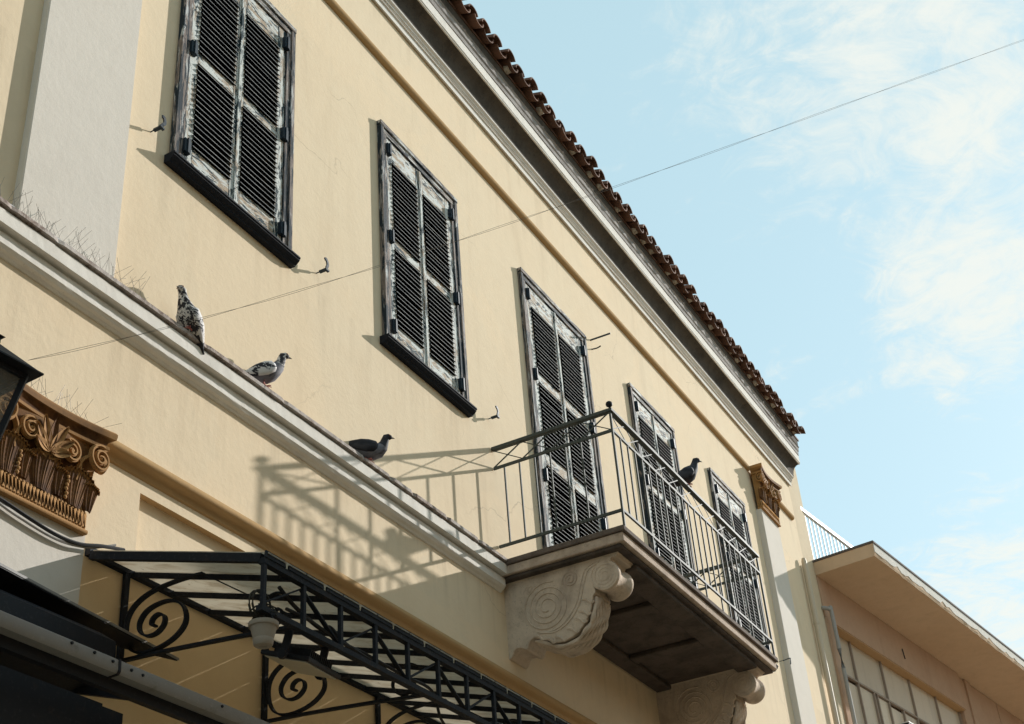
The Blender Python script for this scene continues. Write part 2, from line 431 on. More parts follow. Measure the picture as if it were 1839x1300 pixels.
# ------------------------------------------------------------------ mesh helpers
class MB:
    def __init__(self):
        self.v, self.f, self.m = [], [], []
    def add(self, vs, fs, mi=0):
        o = len(self.v)
        self.v += [tuple(x) for x in vs]
        for f in fs:
            self.f.append([i + o for i in f])
            self.m.append(mi)
        return self
    def box(self, x0, x1, y0, y1, z0, z1, mi=0):
        vs = [(x, y, z) for z in (z0, z1) for y in (y0, y1) for x in (x0, x1)]
        return self.add(vs, [(0, 2, 3, 1), (4, 5, 7, 6), (0, 1, 5, 4), (2, 6, 7, 3), (0, 4, 6, 2), (1, 3, 7, 5)], mi)
    def prism(self, poly, vec, mi=0):
        """poly: list of 3d points of one end, pushed along vec"""
        n = len(poly)
        v = Vector(vec)
        vs = [Vector(p) for p in poly] + [Vector(p) + v for p in poly]
        fs = [tuple(range(n - 1, -1, -1)), tuple(range(n, 2 * n))]
        fs += [(i, (i + 1) % n, (i + 1) % n + n, i + n) for i in range(n)]
        return self.add(vs, fs, mi)
    def run_x(self, prof, x0, x1, mi=0, mis=None):
        """profile of (y, z) pushed along x; mis gives a material slot for each profile edge"""
        n = len(prof)
        vs = [(x0, y, z) for y, z in prof] + [(x1, y, z) for y, z in prof]
        self.add(vs, [tuple(range(n - 1, -1, -1)), tuple(range(n, 2 * n))], mi)
        o = len(self.v) - 2 * n
        for i in range(n):
            j = (i + 1) % n
            self.f.append([o + i, o + j, o + j + n, o + i + n])
            self.m.append(mis[i] if mis else mi)
        return self
    def run_rough(self, prof, x0, x1, step, jit, mi=0, mis=None, chip=0.0, seed=1):
        """like run_x, cut into short lengths whose edges wander a little and are chipped here and there"""
        rn = random.Random(seed)
        n = len(prof)
        k = max(2, int((x1 - x0) / step))
        rings = []
        drift = [0.0] * n
        ymin = min(p[0] for p in prof)
        for i in range(k + 1):
            x = x0 + (x1 - x0) * i / k
            ring = []
            ch = chip * rn.uniform(0.3, 1.0) if rn.random() < 0.07 else 0.0
            for j, (y, z) in enumerate(prof):
                if y > -0.001:
                    ring.append((x, y, z))
                    continue
                drift[j] = 0.7 * drift[j] + rn.uniform(-jit, jit)
                ring.append((x, min(-0.0005, y + drift[j] + (ch if y < 0.93 * ymin else 0)), z + 0.5 * drift[j]))
            rings.append(ring)
        o = len(self.v)
        self.v += [p for r in rings for p in r]
        for i in range(k):
            for j in range(n):
                a, b = o + i * n, o + (i + 1) * n
                self.f.append([a + j, a + (j + 1) % n, b + (j + 1) % n, b + j])
                self.m.append(mis[j] if mis else mi)
        self.f.append([o + j for j in range(n - 1, -1, -1)])
        self.m.append(mi)
        self.f.append([o + k * n + j for j in range(n)])
        self.m.append(mi)
        return self
    def sweep(self, path, sec, up=(0, 0, 1), mi=0, caps=True, scale=None, closed=False):
        """sec: list of (a, b) offsets along side and up vectors"""
        path = [Vector(p) for p in path]
        n, k = len(path), len(sec)
        vs = []
        up = Vector(up)
        for i, p in enumerate(path):
            if closed:
                t = path[(i + 1) % n] - path[i - 1]
            else:
                t = path[min(i + 1, n - 1)] - path[max(i - 1, 0)]
            t.normalize()
            s = t.cross(up)
            if s.length < 1e-4:
                s = t.cross(Vector((1, 0.01, 0)))
            s.normalize()
            u = s.cross(t)
            q = scale[i] if scale else 1.0
            for a, b in sec:
                vs.append(p + s * a * q + u * b * q)
        fs = []
        for i in range(n if closed else n - 1):
            for j in range(k):
                a, b = i * k, ((i + 1) % n) * k
                fs.append((a + j, a + (j + 1) % k, b + (j + 1) % k, b + j))
        if caps and not closed:
            fs.append(tuple(range(k - 1, -1, -1)))
            fs.append(tuple((n - 1) * k + j for j in range(k)))
        return self.add(vs, fs, mi)
    def tube(self, path, r, n=6, mi=0, up=(0, 0, 1), scale=None, closed=False):
        sec = [(r * math.cos(2 * math.pi * i / n), r * math.sin(2 * math.pi * i / n)) for i in range(n)]
        return self.sweep(path, sec, up, mi, True, scale, closed)
    def bar(self, p, q, w, h, mi=0, up=(0, 0, 1)):
        return self.sweep([p, q], [(-w / 2, -h / 2), (w / 2, -h / 2), (w / 2, h / 2), (-w / 2, h / 2)], up, mi)
    def ribbon(self, path, w, h, up, mi=0):
        return self.sweep(path, [(-h / 2, -w / 2), (h / 2, -w / 2), (h / 2, w / 2), (-h / 2, w / 2)], up, mi)
    def lathe(self, prof, centre, axis='z', n=20, mi=0, caps=True):
        vs, k = [], len(prof)
        c = Vector(centre)
        for i in range(n):
            a = 2 * math.pi * i / n
            for r, t in prof:
                if axis == 'z':
                    d = Vector((r * math.cos(a), r * math.sin(a), t))
                elif axis == 'x':
                    d = Vector((t, r * math.cos(a), r * math.sin(a)))
                else:
                    d = Vector((r * math.cos(a), t, r * math.sin(a)))
                vs.append(c + d)
        fs = []
        for i in range(n):
            j = (i + 1) % n
            for s in range(k - 1):
                fs.append((i * k + s, j * k + s, j * k + s + 1, i * k + s + 1))
        if caps:
            fs.append(tuple(i * k for i in range(n - 1, -1, -1)))
            fs.append(tuple(i * k + k - 1 for i in range(n)))
        return self.add(vs, fs, mi)
    def loft(self, rings, mi=0, caps=True):
        n = len(rings[0])
        vs = [p for r in rings for p in r]
        fs = []
        for i in range(len(rings) - 1):
            for j in range(n):
                fs.append((i * n + j, i * n + (j + 1) % n, (i + 1) * n + (j + 1) % n, (i + 1) * n + j))
        if caps:
            fs.append(tuple(range(n - 1, -1, -1)))
            fs.append(tuple((len(rings) - 1) * n + j for j in range(n)))
        return self.add(vs, fs, mi)
    def mesh(self, name, mats, smooth=None):
        me = bpy.data.meshes.new(name)
        me.from_pydata([tuple(v) for v in self.v], [], self.f)
        for m in (mats if isinstance(mats, (list, tuple)) else [mats]):
            me.materials.append(MATS[m])
        for p, mi in zip(me.polygons, self.m):
            p.material_index = mi
        bm = bmesh.new()
        bm.from_mesh(me)
        bmesh.ops.recalc_face_normals(bm, faces=bm.faces)
        bm.to_mesh(me)
        bm.free()
        if smooth:
            me.shade_smooth()
            me.set_sharp_from_angle(angle=rad(smooth))
        me.update()
        return me
    def build(self, name, mats, parent=None, smooth=None, bevel=0.0, loc=None):
        ob = link(name, self.mesh(name, mats, smooth), parent)
        if loc:
            ob.location = loc
        if bevel:
            bv = ob.modifiers.new('bevel', 'BEVEL')
            bv.width = bevel
            bv.segments = 1
            bv.limit_method = 'ANGLE'
            bv.angle_limit = rad(40)
        return ob

def link(name, data, parent=None):
    ob = bpy.data.objects.new(name, data)
    COL.objects.link(ob)
    if parent:
        ob.parent = parent
    return ob
def empty(name, loc=(0, 0, 0), parent=None, rz=0.0):
    o = link(name, None, parent)
    o.empty_display_size = 0.1
    o.location = loc
    o.rotation_euler = (0, 0, rz)
    return o
def tag(o, label=None, cat=None, group=None, kind=None):
    if label:
        o['label'] = label
    if cat:
        o['category'] = cat
    if group:
        o['group'] = group
    if kind:
        o['kind'] = kind
    return o
def copy_tree(o, parent=None):
    c = o.copy()
    COL.objects.link(c)
    c.parent = parent
    for ch in list(o.children):
        copy_tree(ch, c)
    return c
def smooth_path(pts, per=6, closed=False):
    pts = [Vector(p) for p in pts]
    n = len(pts)
    out = []
    for i in range(n - 1):
        p0, p1, p2, p3 = pts[max(i - 1, 0)], pts[i], pts[i + 1], pts[min(i + 2, n - 1)]
        for k in range(per):
            t = k / per
            out.append(0.5 * ((2 * p1) + (p2 - p0) * t + (2 * p0 - 5 * p1 + 4 * p2 - p3) * t * t + (3 * p1 - p0 - 3 * p2 + p3) * t ** 3))
    out.append(pts[-1])
    return out

# ------------------------------------------------------------------ ground
g = MB().add([(-400, -400, 0), (600, -400, 0), (600, 400, 0), (-400, 400, 0)], [(0, 1, 2, 3)]).build('ground', 'far_ground')
tag(g, kind='structure')
g = MB().box(-30, 60, -9.0, -0.02, 0.0, 0.012).build('pavement', 'paving')
tag(g, kind='structure')

# ------------------------------------------------------------------ house across the street (behind the camera)
OB = empty('facing_building', (2.0, -9.2, 0))
tag(OB, 'ochre plaster house across the street, opposite the yellow one', 'building')
MB().box(-24, 17, -8.0, 0.0, 0.0, 7.6).build('wall', 'facing_plaster', OB)
MB().box(-24.2, 17.2, -8.2, 0.25, 7.601, 7.75).build('cornice', 'facing_plaster', OB)
MB().box(-24, 5, -8.0, -0.15, 7.751, 12.3).build('shading_floor', 'facing_plaster', OB)  # unseen storey, added to cut skylight reaching the far balcony bracket
for k in range(10):
    for z in (0.6, 4.4):
        x = -22 + k * 4.0
        MB().box(x - 0.65, x + 0.65, 0.002, 0.06, z, z + 2.4).build('shutter', 'slat_green', OB, bevel=0.01)

OC = empty('shading_block', (30.5, -9.2, 0))  # unseen, sized and placed to shade the awning bar and truss
tag(OC, 'unseen ochre block shaped to keep sun off the canopy truss', 'building')
MB().box(-4.6, 2.2, -9.0, 0.0, 0.0, 16.2).build('wall', 'facing_plaster', OC)
MB().box(-4.8, 2.4, -9.2, 0.25, 16.201, 16.5).build('cornice', 'facing_plaster', OC)
for k in range(2):
    for z in (1.0, 4.6, 8.2, 11.8):
        x = -2.8 + k * 3.2
        MB().box(x - 0.65, x + 0.65, 0.002, 0.06, z, z + 2.4).build('shutter', 'slat_green', OC, bevel=0.01)

# ------------------------------------------------------------------ yellow building
B = empty('yellow_building', (9.5, 0, 0))
tag(B, 'pale yellow plaster house with flaking dark shutters, stone balcony and tiled eaves', 'building')
OFF = Matrix.Translation((-9.5, 0, 0))
def bpart(mb, name, mats, parent=None, smooth=None, bevel=0.0):
    """a part of the yellow building given in world metres"""
    p = parent or B
    if p is B:
        for i, v in enumerate(mb.v):
            mb.v[i] = (v[0] - 9.5, v[1], v[2])
    return mb.build(name, mats, p, smooth, bevel)

WIN = [(4.80, 1.19), (7.135, 1.205), (11.965, 1.205), (14.262, 1.165)]   # left edge, width
DOOR = (9.51, 1.39)
ZT, ZB, ZD = 9.44, 7.32, 6.13
openings = [(x + 0.06, x + w - 0.06, ZB + 0.02, ZT - 0.06) for x, w in WIN] + [(DOOR[0] + 0.06, DOOR[0] + DOOR[1] - 0.06, ZD + 0.02, ZT - 0.06)]
def wall_mesh(x0, x1, z0, z1, ops, depth, panel=None):
    mb = MB()
    xs = sorted(set([x0, x1] + [o[0] for o in ops] + [o[1] for o in ops]))
    zs = sorted(set([z0, z1] + [o[2] for o in ops] + [o[3] for o in ops]))
    for i in range(len(xs) - 1):
        for j in range(len(zs) - 1):
            cx, cz = (xs[i] + xs[i + 1]) / 2, (zs[j] + zs[j + 1]) / 2
            if any(o[0] < cx < o[1] and o[2] < cz < o[3] for o in ops):
                continue
            a, b, c, d = xs[i], xs[i + 1], zs[j], zs[j + 1]
            mb.add([(a, 0, c), (b, 0, c), (b, 0, d), (a, 0, d)], [(0, 1, 2, 3)])
    for o in ops:
        a, b, c, d = o[0], o[1], o[2], o[3]
        dp = o[4] if len(o) > 4 else depth
        mb.add([(a, 0, c), (a, 0, d), (a, dp, d), (a, dp, c)], [(0, 1, 2, 3)])
        mb.add([(b, 0, c), (b, 0, d), (b, dp, d), (b, dp, c)], [(3, 2, 1, 0)])
        mb.add([(a, 0, d), (b, 0, d), (b, dp, d), (a, dp, d)], [(0, 1, 2, 3)], 1 if dp < 0.1 else 0)  # tan head of the shallow panel stands for its shadow
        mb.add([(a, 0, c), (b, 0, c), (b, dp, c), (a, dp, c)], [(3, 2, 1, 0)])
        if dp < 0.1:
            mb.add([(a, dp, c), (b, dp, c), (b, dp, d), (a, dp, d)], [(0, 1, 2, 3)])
    bk = 0.35
    mb.add([(x0, bk, z0), (x1, bk, z0), (x1, bk, z1), (x0, bk, z1)], [(3, 2, 1, 0)])
    mb.add([(x0, 0, z0), (x0, bk, z0), (x0, bk, z1), (x0, 0, z1)], [(0, 1, 2, 3)])
    mb.add([(x1, 0, z0), (x1, bk, z0), (x1, bk, z1), (x1, 0, z1)], [(3, 2, 1, 0)])
    mb.add([(x0, 0, z1), (x1, 0, z1), (x1, bk, z1), (x0, bk, z1)], [(0, 1, 2, 3)])
    return mb
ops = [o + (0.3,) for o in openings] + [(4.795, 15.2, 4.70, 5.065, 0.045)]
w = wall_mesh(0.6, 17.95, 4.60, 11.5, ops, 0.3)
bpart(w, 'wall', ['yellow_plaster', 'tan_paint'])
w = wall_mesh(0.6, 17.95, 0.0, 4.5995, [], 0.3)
bpart(w, 'ground_floor_wall', ['bounce_lit_plaster', 'tan_paint'])
# rough end strip of the front next to the neighbour
mb = MB()
mb.box(17.952, 18.60, 0.012, 0.3, 0, 11.42)
bpart(mb, 'corner_strip', 'corner_plaster')

# pilasters
def pilaster(x0, x1, h, z0, z1):
    return bpart(MB().box(x0, x1, -h, 0.05, z0, z1), 'pilaster', 'grey_white_plaster', bevel=0.006)
pilaster(3.73, 4.42, 0.048, 6.12, 9.62)
pilaster(3.73, 4.405, 0.05, 0.3, 4.66)
pilaster(16.02, 16.70, 0.075, 6.12, 9.62)
pilaster(16.02, 16.70, 0.05, 0.3, 4.66)

# string courses
def torus_profile(z_top, h, out):
    pts = [(0.02, z_top), (0.0, z_top)]
    for i in range(9):
        a = math.pi / 2 - math.pi * i / 8
        pts.append((-out * 0.25 - out * 0.75 * math.cos(a), z_top - h / 2 + h / 2 * math.sin(a)))
    pts += [(0.0, z_top - h), (0.02, z_top - h)]
    return pts
bpart(MB().run_x(torus_profile(10.245, 0.085, 0.045), 0.6, 15.98), 'string_moulding', 'tan_paint', smooth=50)
bpart(MB().run_x(torus_profile(10.245, 0.085, 0.045), 16.72, 17.75), 'string_moulding', 'tan_paint', smooth=50)
def low_profile():
    return [(0.02, 5.248), (-0.012, 5.246), (-0.052, 5.238), (-0.060, 5.218), (-0.058, 5.200), (-0.046, 5.188), (-0.022, 5.183), (-0.014, 5.176), (-0.012, 5.146), (0.0, 5.138), (0.02, 5.138)]
bpart(MB().run_rough(low_profile(), 4.44, 15.98, 0.1, 0.0007, 0, None, 0.0, 9), 'string_moulding', 'tan_paint', smooth=50)

# mid cornice with weathered top edge
CP = [(0.02, 6.15), (0.0, 6.15), (-0.10, 6.126), (-0.102, 6.100), (-0.070, 6.093), (-0.070, 6.085), (-0.086, 6.083), (-0.086, 6.006), (-0.036, 6.002), (-0.036, 5.988), (-0.050, 5.984), (-0.050, 5.926), (-0.046, 5.921), (-0.036, 5.908), (-0.018, 5.899), (-0.010, 5.886), (0.0, 5.884), (0.02, 5.884)]
CM = [1, 1, 1, 1, 1, 1, 0, 0, 0, 0, 0, 0, 0, 0, 0, 0, 0, 0]
bpart(MB().run_rough(CP, 0.6, 8.70, 0.035, 0.0008, 0, CM, 0.016, 3), 'mid_cornice', ['cornice_paint', 'cornice_edge'])
bpart(MB().run_rough(CP, 11.96, 17.80, 0.05, 0.0008, 0, CM, 0.016, 4), 'mid_cornice', ['cornice_paint', 'cornice_edge'])

# eaves cornice
EP = [(0.03, 10.822), (0.0, 10.822), (-0.030, 10.806), (-0.032, 10.868), (-0.046, 10.870), (-0.046, 10.884), (-0.052, 10.886), (-0.052, 10.897), (-0.060, 10.899), (-0.063, 10.915), (-0.082, 10.930), (-0.084, 10.946)]
EL = 18.04
bpart(MB().run_rough(EP + [(0.03, 10.946)], 0.6, EL - 0.03, 0.12, 0.001), 'eaves_moulding', 'cornice_paint')
cove = [(0.03, 10.9485), (-0.080, 10.9485), (-0.084, 11.00), (-0.096, 11.055), (-0.118, 11.095), (-0.15, 11.12), (-0.185, 11.132), (-0.185, 11.20), (0.03, 11.20)]
bpart(MB().run_x(cove, 0.6, EL), 'eaves_cove', 'eave_dark', smooth=40)  # dark colour carries the shade inside the cove
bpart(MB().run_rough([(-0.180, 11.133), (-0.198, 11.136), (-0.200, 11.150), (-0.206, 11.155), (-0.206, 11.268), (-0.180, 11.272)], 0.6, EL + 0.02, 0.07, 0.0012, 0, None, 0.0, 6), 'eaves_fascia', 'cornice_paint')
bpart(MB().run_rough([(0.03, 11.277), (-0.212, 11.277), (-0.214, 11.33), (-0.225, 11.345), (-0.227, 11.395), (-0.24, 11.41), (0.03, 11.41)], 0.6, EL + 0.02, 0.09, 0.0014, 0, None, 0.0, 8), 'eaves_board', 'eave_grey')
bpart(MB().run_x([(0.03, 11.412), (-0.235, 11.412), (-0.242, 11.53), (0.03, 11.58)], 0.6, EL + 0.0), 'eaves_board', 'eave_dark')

# roof with single tiles along the eaves
SL = math.tan(rad(20))
roof = bpart(MB().add([(0.6, -0.25, 11.545), (EL + 0.05, -0.25, 11.545), (EL + 0.05, 5.5, 11.545 + 5.75 * SL), (0.6, 5.5, 11.545 + 5.75 * SL),
                       (0.6, -0.25, 11.515), (EL + 0.05, -0.25, 11.515), (EL + 0.05, 5.5, 11.515 + 5.75 * SL), (0.6, 5.5, 11.515 + 5.75 * SL)],
                      [(0, 1, 2, 3), (7, 6, 5, 4), (0, 4, 5, 1), (1, 5, 6, 2), (2, 6, 7, 3), (3, 7, 4, 0)]), 'roof', 'roof_tile')
def tile_mesh(up, r0, r1, length, th, name):
    """half-round tile, open end at local y=0, running back and up the slope"""
    mb = MB()
    rings = []
    n = 8
    for k, (r, t) in enumerate(((r0, 0.0), (r1, length))):
        ring = []
        for i in range(n + 1):
            a = math.pi * i / n
            ring.append((r * math.cos(a), t, up * r * 0.95 * math.sin(a) + t * SL))
        for i in range(n, -1, -1):
            a = math.pi * i / n
            ring.append(((r - th) * math.cos(a), t, up * (r - th) * 0.95 * math.sin(a) + t * SL))
        rings.append(ring)
    mb.loft(rings)
    return mb.mesh(name, 'roof_tile', 50)
cover = [tile_mesh(1, 0.088 + d, 0.072 + d, 0.46, 0.016, 'cover_tile') for d in (0, 0.004, -0.004)]
pan = [tile_mesh(-1, 0.092 + d, 0.078 + d, 0.46, 0.016, 'pan_tile') for d in (0, 0.003, -0.003)]
mort = MB().lathe([(0.001, 0), (0.045, 0.004), (0.05, 0.05)], (0, 0, 0), 'y', 10).mesh('mortar_plug', 'tile_mortar', 50)
NT = 74
rest = MB()
for i in range(NT):
    x = EL + 0.02 - 0.085 - i * 0.2352 - 9.5
    t = link('cover_tile', cover[i % 3], roof)
    t.location = (x + random.uniform(-.006, .006), -0.352 + random.uniform(-.035, .02), 11.585 + random.uniform(-.008, .008))
    t.rotation_euler = (random.uniform(-.03, .04), random.uniform(-.06, .06), random.uniform(-.05, .05))
    t.scale = (random.uniform(.96, 1.04), 1, random.uniform(.94, 1.05))
    t = link('pan_tile', pan[(i * 2) % 3], roof)
    t.location = (x - 0.1176 + random.uniform(-.005, .005), -0.335 + random.uniform(-.02, .012), 11.60 + random.uniform(-.006, .006))
    t.rotation_euler = (random.uniform(-.02, .02), random.uniform(-.04, .04), random.uniform(-.03, .03))
    if random.random() < 0.5:
        m = link('mortar', mort, roof)
        m.location = (x - 0.1176 + random.uniform(-.02, .02), -0.30, 11.565 + random.uniform(-.01, .01))
for r in range(1, 9):
    for i in range(NT):
        x = EL + 0.02 - 0.085 - i * 0.2352 - 9.5
        y = -0.352 + r * 0.40
        ring = []
        for t, rr in ((0, 0.086), (0.45, 0.072)):
            ring.append([(x + rr * math.cos(math.pi * k / 5), y + t, 11.60 + (y + t + 0.352) * SL + rr * math.sin(math.pi * k / 5)) for k in range(6)])
        rest.loft(ring, 0, False)
tag(rest.build('tile_courses', 'roof_tile', roof), kind='stuff')

# ------------------------------------------------------------------ shuttered windows
SLAT = {}
def slat_mesh(length):
    key = round(length, 3)
    if key not in SLAT:
        # cross-section: rear top -> front bottom, thin board with a worn front edge, paled as if sunlit
        mb = MB()
        p = [(0.016, 0.019), (0.013, 0.024), (-0.0345, -0.0165), (-0.0350, -0.0215)]
        mb.run_x(p, 0, length, 0, [0, 0, 1, 0])
        SLAT[key] = mb.mesh('slat', ['slat_green', 'slat_edge'])
    return SLAT[key]
hinge_me = MB().box(-0.028, 0.028, -0.032, 0.0, -0.05, 0.05).box(-0.008, 0.010, -0.042, -0.030, -0.058, 0.058).mesh('hinge', 'hinge_iron')
def shutter_window(x, wd, z0, z1, rows, sill, slats_single=True, name='window'):
    E = empty(name, (x + wd / 2 - 9.5, 0, z0), B)
    cx = wd / 2
    H = z1 - z0
    fw = 0.095
    # casing: two stepped boards each side and on top
    for s in (-1, 1):
        a = s * cx
        MB().box(min(a, a - s * 0.045), max(a, a - s * 0.045), -0.040, 0.0, 0.0, H - 0.0455).build('casing_board', 'frame_paint_upright', E, bevel=0.004)
        MB().box(min(a - s * 0.046, a - s * fw), max(a - s * 0.046, a - s * fw), -0.030, 0.02, 0.0, H - 0.1005).build('inner_board', 'frame_paint_upright', E, bevel=0.003)
    MB().box(-cx - 0.004, cx + 0.004, -0.044, 0.0, H - 0.045, H + 0.002).build('head_board', 'frame_paint_rail', E, bevel=0.004)
    MB().box(-cx + 0.046, cx - 0.046, -0.031, 0.02, H - 0.10, H - 0.0455).build('inner_head', 'frame_paint_rail', E, bevel=0.003)
    if sill:
        mb = MB()
        mb.run_x([(0.0, 0.004), (-0.080, 0.004), (-0.083, -0.010), (-0.077, -0.014), (-0.075, -0.024), (-0.060, -0.040), (-0.044, -0.050), (-0.040, -0.060), (0.0, -0.060)], -cx - 0.035, cx + 0.035)
        mb.build('sill', 'sill_paint', E)
    mb = MB()
    mb.add([(-cx, 0.19, 0), (cx, 0.19, 0), (cx, 0.19, H), (-cx, 0.19, H)], [(0, 1, 2, 3)])
    mb.build('pane', 'dark_room', E)
    lw = (wd - 2 * fw) / 2
    st = 0.085 if wd < 1.3 else 0.10
    tops, rest = rows
    bulk = MB()
    for s in (-1, 1):
        x0 = -cx + fw + 0.003 if s < 0 else 0.003
        x1 = x0 + lw - 0.006
        so, si = st, 0.05
        a0, a1 = (so, si) if s < 0 else (si, so)
        MB().box(x0, x0 + a0, -0.020, 0.018, 0.02, H - 0.105).build('stile', 'shutter_paint_upright', E, bevel=0.003)
        MB().box(x1 - a1, x1, -0.020, 0.018, 0.02, H - 0.105).build('stile', 'shutter_paint_upright', E, bevel=0.003)
        zs = []
        edges = [r - z0 for r in rest]          # pairs (top, bottom) of louvre panels, from the top
        prev = H - 0.106
        for k in range(0, len(edges), 2):
            MB().box(x0 + a0 + 0.0005, x1 - a1 - 0.0005, -0.018, 0.016, edges[k], prev).build('rail', 'shutter_paint_rail', E, bevel=0.003)
            zs.append((edges[k], edges[k + 1]))
            prev = edges[k + 1]
        MB().box(x0 + a0 + 0.0005, x1 - a1 - 0.0005, -0.018, 0.016, 0.021, prev).build('rail', 'shutter_paint_rail', E, bevel=0.003)
        if s < 0:
            MB().box(x1 - 0.012, x1 + 0.022, -0.030, -0.0205, 0.03, H - 0.11).build('cover_strip', 'shutter_paint_upright', E, bevel=0.003)
        L = (x1 - a1) - (x0 + a0) + 0.026
        for zt, zb in zs:
            n = int(round((zt - zb) / 0.0435))
            for k in range(n):
                z = zb + (zt - zb) * (k + 0.5) / n
                if slats_single:
                    o = link('slat', slat_mesh(L), E)
                    o.location = (x0 + a0 - 0.013 + random.uniform(-.002, .002), random.uniform(-.002, .001), z + random.uniform(-.0015, .0015))
                    o.rotation_euler = (random.uniform(-.03, .03), random.uniform(-.002, .002), 0)
                    if random.random() < 0.05:
                        o.rotation_euler = (random.uniform(-.18, .22), random.uniform(-.010, .010), 0)
                else:
                    p = [(0.016, 0.019), (0.013, 0.024), (-0.0345, -0.0165), (-0.0350, -0.0215)]
                    bulk.run_x([(y, z + dz) for y, dz in p], x0 + a0 - 0.013, x0 + a0 - 0.013 + L, 0, [0, 0, 1, 0])
        hx = x0 + 0.012 if s < 0 else x1 - 0.012
        for hz in ([0.16, H * 0.47, H - 0.24] if len(zs) < 3 else [0.14, H * 0.35, H * 0.66, H - 0.24]):
            h = link('hinge', hinge_me, E)
            h.location = (hx, -0.018, hz)
    if not slats_single:
        tag(bulk.build('louvres', ['slat_green', 'slat_edge'], E), kind='stuff')
    return E
ROW2 = (0, (9.135, 8.350, 8.262, 7.530))
ROW3 = (0, (9.12, 8.395, 8.290, 7.565, 7.440, 6.42))
shutter_window(*WIN[0], ZB, ZT, ROW2, True)
shutter_window(*WIN[1], ZB, ZT, ROW2, True)
shutter_window(*DOOR, ZD, ZT, ROW3, False, True, 'balcony_door')
shutter_window(*WIN[2], ZB, ZT, ROW2, True, False)
shutter_window(*WIN[3], ZB, ZT, ROW2, True, False)

# ------------------------------------------------------------------ balcony slab and consoles
SX0, SX1, SY = 8.655, 12.02, -1.075
mb = MB()
mb.box(SX0, SX1, SY, 0.02, 6.076, 6.121, 0)
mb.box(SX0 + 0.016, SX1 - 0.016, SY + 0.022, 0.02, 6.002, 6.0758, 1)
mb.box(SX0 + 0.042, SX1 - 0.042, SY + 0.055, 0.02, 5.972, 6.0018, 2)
slab = bpart(mb, 'balcony_slab', ['slab_nose', 'slab_stone', 'soffit_stone_shaded'], bevel=0.006)
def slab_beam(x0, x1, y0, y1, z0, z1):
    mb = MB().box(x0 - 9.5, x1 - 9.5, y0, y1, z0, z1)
    return mb.build('beam', 'soffit_stone_shaded', slab, bevel=0.008)
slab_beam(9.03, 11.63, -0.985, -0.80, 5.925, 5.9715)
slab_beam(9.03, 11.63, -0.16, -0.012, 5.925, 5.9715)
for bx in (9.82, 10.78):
    slab_beam(bx - 0.075, bx + 0.075, -0.7995, -0.1605, 5.93, 5.9713)

